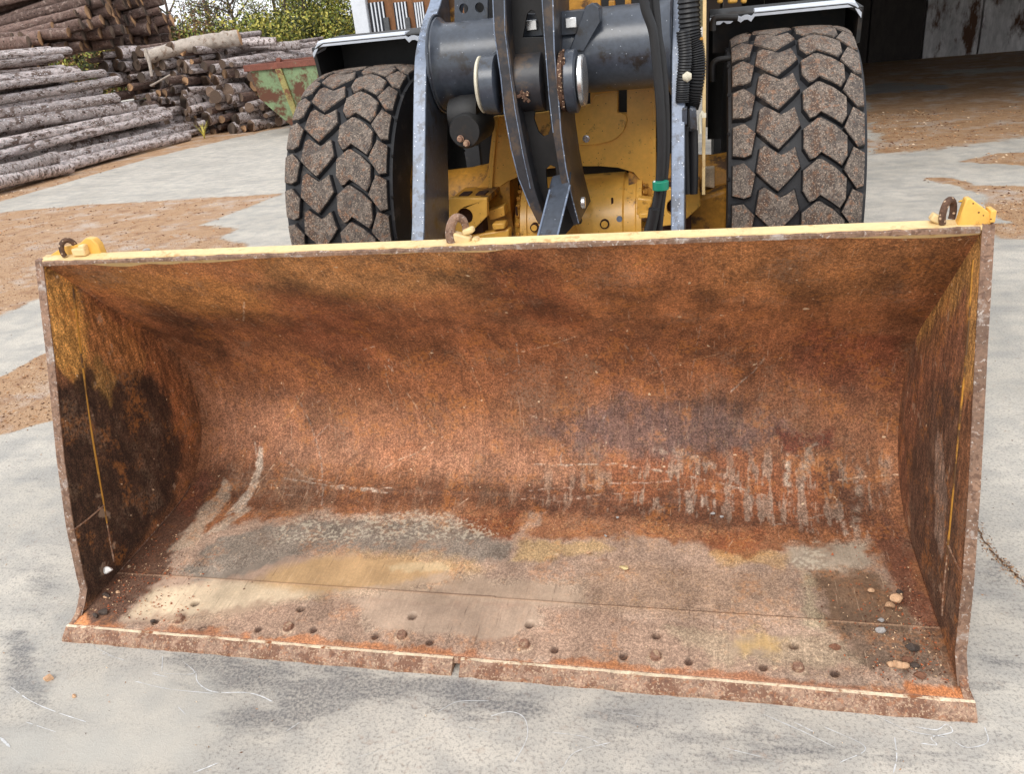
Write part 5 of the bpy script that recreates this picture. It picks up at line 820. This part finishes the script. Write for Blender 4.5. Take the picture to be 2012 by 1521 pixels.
def nth(k): return ['bottom', 'second', 'third', 'fourth', 'fifth', 'sixth', 'seventh', 'eighth', 'ninth', 'tenth', 'eleventh', 'twelfth', 'thirteenth', 'fourteenth', 'fifteenth', 'sixteenth', 'seventeenth', 'eighteenth', 'nineteenth', 'twentieth', 'twenty-first', 'twenty-second', 'twenty-third', 'twenty-fourth', 'twenty-fifth', 'twenty-sixth', 'twenty-seventh', 'twenty-eighth', 'twenty-ninth', 'thirtieth'][k]
# near pile: long grey logs lying along the yard edge, seen from the side, ends stepping down to the right
z = .12; row = 0; xf = -10.95
while z < 2.15:
    r = random.choice((.055, .065, .075, .085, .095, .105, .125)); ye = float(np.interp(z, [0, .47, 1.0, 1.36, 2.1], [16.9, 15.9, 14.6, 14.2, 13.75]))+random.uniform(-.45, .45)
    xf2 = xf-.10*row*random.uniform(.85, 1.0)
    for lay in range(3):
        rr_ = r*random.uniform(.9, 1.1); pz = z+(0 if lay == 0 else random.uniform(-.06, .08)); ln = random.uniform(6.6, 7.6)
        kind = ('thick ' if rr_ > .125 else 'thin ' if rr_ < .1 else '')
        lab = ('%sgrey log in the face of the far left side-on pile, %s row up' % (kind, nth(row))) if lay == 0 else ('grey log behind the face of the side-on pile, %s row, %s layer back' % (nth(row), ('', 'first', 'second', 'third')[lay]))
        slope = random.uniform(-.022, .022)
        log(random.choice(LA), (xf2-lay*.27, ye-lay*random.uniform(-.25, .4), max(pz, rr_)+slope*ln/2), (random.uniform(-.02, .03), -1, -slope), ln, rr_, lab, 'long grey logs of the side-on pile at far left')
    z += r*random.uniform(1.85, 2.12); row += 1
log(LA[1], (-10.5, 11.2, .13), (-.05, -1, 0), 2.5, .11, 'short grey log end lying on the bark litter at the left border', 'loose logs before the side-on pile')
log(LA[2], (-10.6, 15.2, .09), (-.02, -1, 0), 5.6, .08, 'thin log lying loose along the foot of the side-on pile', 'loose logs before the side-on pile')
log(LA[3], (-10.55, 11.0, .34), (-.10, -1, 0), 2.0, .10, 'short grey log resting on another short log at the left border', 'loose logs before the side-on pile')
# middle pile: logs pointing at the camera, round ends in view, sloping down to the right
for j in range(9):
    zc = .10+j*.225; x1 = float(np.interp(zc, [0, .5, 1.1, 1.6, 2.0], [-9.0, -8.9, -9.15, -9.9, -10.6])); k = 0; xv = (-12.3 if j < 3 else -13.4)+(.11 if j % 2 else 0)
    while xv < x1:
        r = random.choice((.055, .07, .08, .095, .11, .14)); y0 = 16.1+random.uniform(-.35, .4)+max(0, (xv+10.2))*.12+j*.05
        side = 'right' if xv > -9.9 else 'middle' if xv > -11 else 'left'
        ln = random.uniform(3.8, 4.5)
        log(random.choice(LD if random.random() < .30 else LA), (xv, y0, zc+random.uniform(-.07, .07)), (random.uniform(-.05, .45), 1, random.uniform(-.07, .05)), ln, r, '%s end-on log left of the skip, %s row, %s from the left' % ('thick' if r > .115 else 'slim', nth(j), nth(k)), 'logs of the end-on heap behind the side-on pile')
        xv += r+random.uniform(.10, .13); k += 1
log(LPL[0], (-9.75, 16.9, 2.02), (-1, -.35, -.13), 2.2, .17, 'thick pale stripped log lying across the top of the end-on heap', 'loose logs on the end-on heap')
log(LA[0], (-9.0, 18.4, 1.72), (-1, -.5, .02), 2.4, .10, 'thin grey log sticking out right at the top of the heap', 'loose logs on the end-on heap')
log(LA[4], (-9.2, 17.6, 1.86), (-1, -.35, .03), 2.2, .09, 'thin grey log just below the pale stripped log', 'loose logs on the end-on heap')
PL = LPL[0]
log(PL, AY(285, 95, 15.6), (.15, -.2, -1), .6, .035, 'pale split strip of wood hanging down the front of the heap', 'split strips of wood on the heap')
log(PL, AY(296, 168, 15.5), (1, -.1, .30), .65, .022, 'pale split strip of wood pointing left across the heap', 'split strips of wood on the heap')
# rear stack, taller and darker, small pale ends facing right
DD = (-.97, -.23, .0)
for j in range(15):
    zc = .70+j*.215
    for k in range(17):
        yv = 14.2+k*.27+(.13 if j % 2 else 0)
        edge = (k < 3) or (j > 6)
        if not edge: continue
        if zc > 2.3+.13*max(0, k)-.0 and k < 8: continue
        r = random.uniform(.08, .135); xe = -12.75-.25*max(0, 4-k)*.8+random.uniform(-.3, .25)
        if j < 8 and k < 8: xe -= .25
        log(random.choice(LD), (xe, yv, zc+random.uniform(-.04, .04)), (DD[0], DD[1]+random.uniform(-.05, .05), random.uniform(-.05, .03)-(.16 if j >= 9 else 0)), random.uniform(3.6, 4.4), r, 'brown log of the tall rear stack, %s layer up, %s from the near side' % (nth(j), nth(k) if k < 15 else ('sixteenth' if k == 15 else 'last')), 'logs of the tall rear stack')
for k in range(9):
    r = random.uniform(.10, .16); log(random.choice(LD), (-12.2-k*.42+random.uniform(-.2, .2), 13.2+k*.22, 2.26+.045*k+random.uniform(-.05, .08)), (-.93, -.36, random.uniform(-.02, .04)), random.uniform(2.6, 4.0), r, 'stout brown log lying crosswise on the side-on pile, %s from its right end' % ['first', 'second', 'third', 'fourth', 'fifth', 'sixth', 'seventh', 'eighth', 'ninth'][k], 'logs lying crosswise on the side-on pile')

# ------------------------------------------------------------------ rusty skip
SKG = mat('skip_green_paint', (118, 138, 100), .6, var=.2, scale=3, fine=20, bump=.3, dirt=(92, 54, 34), dirt_amt=.50, dirt_scale=2.2); SKR = mat('skip_rust', (120, 70, 56), .75, var=.3, scale=4, fine=30, bump=.4, dirt=(120, 148, 120), dirt_amt=.36, dirt_scale=2.4); SKY_ = mat('skip_faded_rib', (150, 140, 84), .65, var=.25, scale=4, fine=30, bump=.3, dirt=(112, 70, 44), dirt_amt=.46, dirt_scale=5)
SK = thing('skip_container', 'open green steel skip with rust patches standing before the hedge, partly behind the left tyre', 'skip', (-6.8, 15.9, 0))
y0, y1 = 15.0, 16.7; hull = [(-8.60, 1.33), (-8.53, .78), (-7.75, .02), (-5.9, .02), (-5.15, .78), (-5.08, 1.33)]
g = G(); n_ = len(hull)
for yv in (y0, y1): g.prism(hull, [], FY, yv-.01, yv+.01)
for i in range(n_-1):
    (a, b_), (c_, d_) = hull[i], hull[i+1]; g.add([(a, y0, b_), (c_, y0, d_), (c_, y1, d_), (a, y1, b_)], [(0, 1, 2, 3)])
obj('skip_wall', g, SKG, SK)
g = G()
for a, b_, c_, d_ in ((-8.72, -4.98, y0-.06, y0+.02), (-8.72, -4.98, y1-.02, y1+.06)): g.box(((a+b_)/2, (c_+d_)/2, 1.40), (b_-a, .09, .13))
for a in (-8.68, -5.02): g.box((a, (y0+y1)/2, 1.40), (.09, y1-y0-.1, .13))
obj('skip_rim', g, SKR, SK, bevel=.01)
for xv in (-7.93, -6.75, -5.6):
    g = G(); zb = .02 if -7.75 < xv < -5.9 else .2; g.prism([(xv-.07, 1.335), (xv+.07, 1.335), (xv+.30 if xv < -7 else xv+.07, zb), (xv+.18 if xv < -7 else xv-.07, zb)], [], FY, y0-.07, y0-.012); obj('skip_rib', g, SKY_, SK, bevel=.01)
for xv in (-7.9, -6.0):
    g = G(); g.cyl((xv, y0-.05, 1.50), (xv, y0+.04, 1.50), .05, 10); obj('skip_hook', g, SKR, SK)

# ------------------------------------------------------------------ timber building far behind
BRW = mat('brown_timber', (132, 88, 54), .75, var=.3, scale=3, fine=20, bump=.3, stretch=(1, 1, .2), dirt=(92, 60, 38), dirt_amt=.42); DKW = mat('dark_opening', (34, 38, 46), .7, bump=0); GRY = mat('grey_post', (84, 86, 88), .6, bump=.1)
YB = 20.0; q0 = AY(712, 60, YB); q1 = AY(728, 60, YB)
BD = thing('timber_building', 'brown timber building with white corner post and barred windows, behind the left fender', 'building', (-6, YB+2, 0))
g = G(); g.box(((q1.x-3.2)/2, YB+2, 2.6), (-3.2-q1.x, 4, 5.2)); obj('wall', g, BRW, BD)
g = G(); g.box((q1.x-.16, YB-.02, 2.6), (.40, .3, 5.2)); obj('corner_post', g, WHITE, BD, bevel=.02)
for i, (pa, pb) in enumerate(((727, 757), (775, 801), (814, 834))):
    for lev in range(2):
        a = AY(pa+8, 62, YB).x; b_ = AY(pb+8, 62, YB).x; zb = AY(pa, 62, YB).z+lev*1.25-.02; zt = zb+.70; cx = (a+b_)/2-.03; ww = (b_-a)
        g = G(); g.box((cx, YB-.02, (zb+zt)/2), (ww, .05, zt-zb)); wn = obj('window', g, DKW, BD)
        for k in range(4):
            g = G(); g.box((cx-ww*.30+k*ww*.24, YB-.06, (zb+zt)/2), (.035, .03, zt-zb)); obj('window_bar', g, WHITE, wn)
        g = G(); g.box((cx, YB-.06, zb-.05), (ww+.10, .10, .06)); obj('sill', g, BRW, wn)
    if i < 2 and True:
        a = AY((762, 803)[i], 50, YB); g = G(); g.box((a.x, YB-.04, a.z+.02), (.14, .08, .36)); obj('grey_box', g, GRY, BD, bevel=.01)
g = G(); g.box((-5.4, YB+2, 5.35), (6.0, 4.8, .3)); obj('roof', g, GRY, BD)

# ------------------------------------------------------------------ open-fronted barn on the right
BW = mat('stained_concrete_wall', (196, 192, 190), .85, var=.3, scale=1.2, fine=12, bump=.3, dirt=(84, 56, 38), dirt_amt=.44, dirt_scale=1.6, stretch=(1, 1, .35)); BWS = mat('dark_shaded_wall', (52, 46, 42), .9, var=.3, scale=1.2, fine=12, bump=.3, stretch=(1, 1, .35)); BDK = mat('dark_barn_timber', (40, 30, 24), .9, var=.3, scale=2, bump=.2)  # second wall colour: dark concrete with the barn's interior shade painted in
BN = thing('open_barn', 'open-fronted dark barn with a stained concrete push wall, behind the right wheel', 'barn', (8, 20, 0))
yb = 21.2
k = 0; xv = 1.0
while xv < 12.0:
    g = G(); g.box((xv+.62, yb+.15, 1.5), (1.215, .3, 3.0)); g.box((xv+1.235, yb+.21, 1.5), (.03, .2, 3.0)); obj('wall_panel', g, BW if xv > 5.0 else BWS, BN, bevel=.012); xv += 1.25
g = G(); g.box((7, yb+.25, 4.6), (13, .12, 3.2)); obj('rear_cladding', g, BDK, BN)
g = G(); g.box((.9, 16.6, 3.1), (.2, 9.6, 6.2)); obj('side_wall', g, BDK, BN)
g = G(); g.box((13.6, 16.6, 3.1), (.2, 9.6, 6.2)); obj('side_wall', g, BDK, BN)
R_ = Matrix.Rotation(math.radians(6), 3, 'X'); g = G(); g.box((7.2, 15.6, 4.4), (14, 13.6, .12), R=R_); obj('roof', g, BDK, BN)
for xv in (1.1, 5.2, 9.3, 13.4):
    g = G(); g.box((xv, 9.6, 1.85), (.22, .22, 3.7)); obj('post', g, BDK, BN) if xv not in (5.2, 9.3) else None
for k in range(5):
    g = G(); g.box((7.2, 10.4+k*2.3, 3.70+k*.24), (13.0, .16, .22)); obj('purlin', g, BDK, BN)

# ------------------------------------------------------------------ trees and hedge
LEAFS = [mat('leaf_green', (130, 140, 62), .75, var=.35, scale=1, fine=3, bump=0, objvar=.1), mat('leaf_yellow', (196, 186, 92), .75, var=.3, scale=1, fine=3, bump=0), mat('leaf_dark', (66, 72, 40), .8, var=.35, scale=1, fine=3, bump=0), mat('leaf_brown', (124, 92, 62), .85, var=.3, scale=1, fine=3, bump=0)]
TRB = mat('tree_bark', (92, 78, 70), .9, var=.3, scale=5, bump=.5)
def tree(x_, y_, h, rad, nl, wts, label, cat='tree', group='trees and bushes behind the log piles', name='leafy_tree', low=.06, tr=.10, size=.06, dens_top=.5, nb=14):
    T = thing(name, label, cat, (x_, y_, 0), group); g = G(); top = Vector((x_+random.uniform(-.4, .4), y_+random.uniform(-.3, .3), h*.96)); P = [Vector((x_, y_, -.05)), Vector((x_+random.uniform(-.15, .15), y_, h*.35)), Vector((x_, y_, h*.65))+Vector((random.uniform(-.2, .2), 0, 0)), top]
    C_ = crom([tuple(p) for p in P], 6); g.tube([tuple(p) for p in C_], [tr*(1-.85*i/(len(C_)-1)) for i in range(len(C_))], 8); obj('trunk', g, TRB, T)
    g = G(); tips = []
    for k in range(nb):
        t_ = random.uniform(.12, .97); p = Vector(C_[int(t_*(len(C_)-1))]); a = random.uniform(0, 6.28); l = rad*random.uniform(.5, 1.1)*(1.15-t_*dens_top); q = p+Vector((math.cos(a)*l, math.sin(a)*l, l*random.uniform(.3, .95))); mid_ = (p+q)/2+Vector((random.uniform(-.15, .15),)*3)*l; br = crom([tuple(p), tuple(mid_), tuple(q)], 4); g.tube([tuple(v) for v in br], [tr*.35*(1-.8*i/(len(br)-1))+.006 for i in range(len(br))], 5)
        tips += [Vector(v) for v in br[2:]]
        for _ in range(4):
            b0 = Vector(br[random.randrange(3, len(br))]); dd = Vector((random.uniform(-1, 1), random.uniform(-1, 1), random.uniform(0, 1.2))).normalized()*rad*random.uniform(.2, .45); g.tube([tuple(b0), tuple(b0+dd*.5+Vector((0, 0, .03))), tuple(b0+dd)], [.012, .008, .004], 4); tips += [b0+dd*.5, b0+dd]
    obj('branches', g, TRB, T)
    if nl:
        nl = int(nl*2.2)
        tips_ = np.array([tuple(t_) for t_ in tips]); sel = RNG.integers(0, len(tips_), nl); base = tips_[sel]+RNG.normal(0, rad*.16, (nl, 3)); base[:, 2] = np.clip(base[:, 2], low, None)
        d1 = RNG.normal(size=(nl, 3)); d1 /= np.linalg.norm(d1, axis=1)[:, None]; d2 = np.cross(d1, RNG.normal(size=(nl, 3))); d2 /= np.linalg.norm(d2, axis=1)[:, None]; s_ = size*RNG.uniform(.5, 1.2, (nl, 1)); V_ = np.stack([base-d1*s_, base-d2*s_*.45, base+d1*s_, base+d2*s_*.45], 1).reshape(-1, 3)
        g = G(); g.v = [tuple(v) for v in V_]; g.f = [(4*i, 4*i+1, 4*i+2, 4*i+3) for i in range(nl)]; cl_ = RNG.random(len(tips_)); mi = RNG.choice(4, nl, p=wts); mi = np.where(cl_[sel] < .22, 2, mi); g.m = mi.tolist(); obj('crown', g, LEAFS, T)
TL = [(-20.5, 31, 6.5, 1.5, 0, (1, 0, 0, 0), 'bare thin tree against the sky above the far left log pile'),
      (-18.2, 30, 6.0, 1.4, 1300, (.3, .2, .2, .3), 'nearly bare tree right of the tall log stack'),
      (-16.6, 29, 5.4, 1.5, 1500, (.3, .2, .2, .3), 'sparse brownish tree second right of the tall log stack'),
      (-15.2, 29.5, 6.2, 1.3, 1500, (.4, .2, .2, .2), 'slim thinly leaved tree above the pale stripped log'),
      (-14.0, 28, 6.5, 1.2, 3500, (.45, .3, .15, .1), 'slim yellow-green tree above the left end of the skip'),
      (-12.7, 27, 6.8, 1.2, 5500, (.5, .3, .2, 0), 'narrow green tree above the middle of the skip'),
      (-11.6, 26.5, 7.0, 1.2, 6500, (.5, .35, .15, 0), 'dense yellow-green tree behind the skip rim'),
      (-10.4, 26, 7.0, 1.3, 7000, (.5, .35, .15, 0), 'dense green tree left of the white corner post'),
      (-9.4, 26.5, 7.0, 1.2, 6000, (.45, .3, .2, .05), 'green tree partly hidden by the white corner post')]
for x_, y_, h, rad, nl, wts, lab in TL: tree(x_, y_, h, rad, nl, wts, lab, nb=22 if nl else 16)
for k, xv in enumerate(np.arange(-26, -7, 1.5)):
    brn = xv < -14.5; lab = 'low %s bush in the hedge, %s from the left' % ('brown-green' if brn else 'yellow-green', ['first', 'second', 'third', 'fourth', 'fifth', 'sixth', 'seventh', 'eighth', 'ninth', 'tenth', 'eleventh', 'twelfth', 'thirteenth'][k])
    tree(float(xv), 24.8+random.uniform(-.5, .5), random.uniform(1.5, 2.1), 1.25, 4200, (.2, .1, .25, .45) if brn else (.45, .4, .15, 0), lab, 'bush', 'bushes of the hedge', 'hedge_bush', tr=.05, size=.07, dens_top=.2, nb=18)
for k in range(14):
    tree(-23.5+k*.75+random.uniform(-.3, .3), 29+random.uniform(-1, 2), random.uniform(3.6, 5.5), .8, 0, (1, 0, 0, 0), 'leafless sapling rising above the tall log stack, %s from the left' % ['first', 'second', 'third', 'fourth', 'fifth', 'sixth', 'seventh', 'eighth', 'ninth', 'tenth', 'eleventh', 'twelfth', 'thirteenth', 'fourteenth'][k], 'sapling', 'bare saplings behind the logs', 'bare_sapling', tr=.03, nb=12)
# wooded ridge closing the view behind
g = G(); n_ = 80; vs = []
for i in range(n_): xv = -120+i*3.2; h = 2.2+.5*math.sin(i*.21)+random.uniform(-.2, .2); vs += [(xv, 62, -.5), (xv, 64+random.uniform(-1, 1), h*.6), (xv, 70, h), (xv, 95, h*.8), (xv, 110, -.5)]
g.add(vs, [(i*5+k, i*5+k+1, (i+1)*5+k+1, (i+1)*5+k) for i in range(n_-1) for k in range(4)]); obj('wooded_hill', g, mat('wooded_hillside', (92, 84, 60), .95, var=.35, scale=.3, fine=1.5, bump=1, bdist=.6), None, kind='structure')
# grass tuft at the foot of the heap
for px, py, lab in ((462, 248, 'small tuft of yellow-green grass at the foot of the end-on log heap'), (402, 272, 'small green weed at the right foot of the side-on log pile')):
    c_ = AZ(px, py); g = G()
    for k in range(26):
        a = random.uniform(0, 6.28); l = random.uniform(.15, .42); tip = c_+Vector((math.cos(a)*l*.6, math.sin(a)*l*.4, l)); w_ = Vector((-math.sin(a), math.cos(a), 0))*.012; m_ = c_+Vector((math.cos(a)*l*.2, math.sin(a)*l*.15, l*.6)); g.add([c_-w_, c_+w_, m_+w_*.7, m_-w_*.7, tip], [(0, 1, 2, 3), (3, 2, 4)])
    o = obj('grass_tuft', g, LEAFS[1]); tag(o, lab, 'plant')
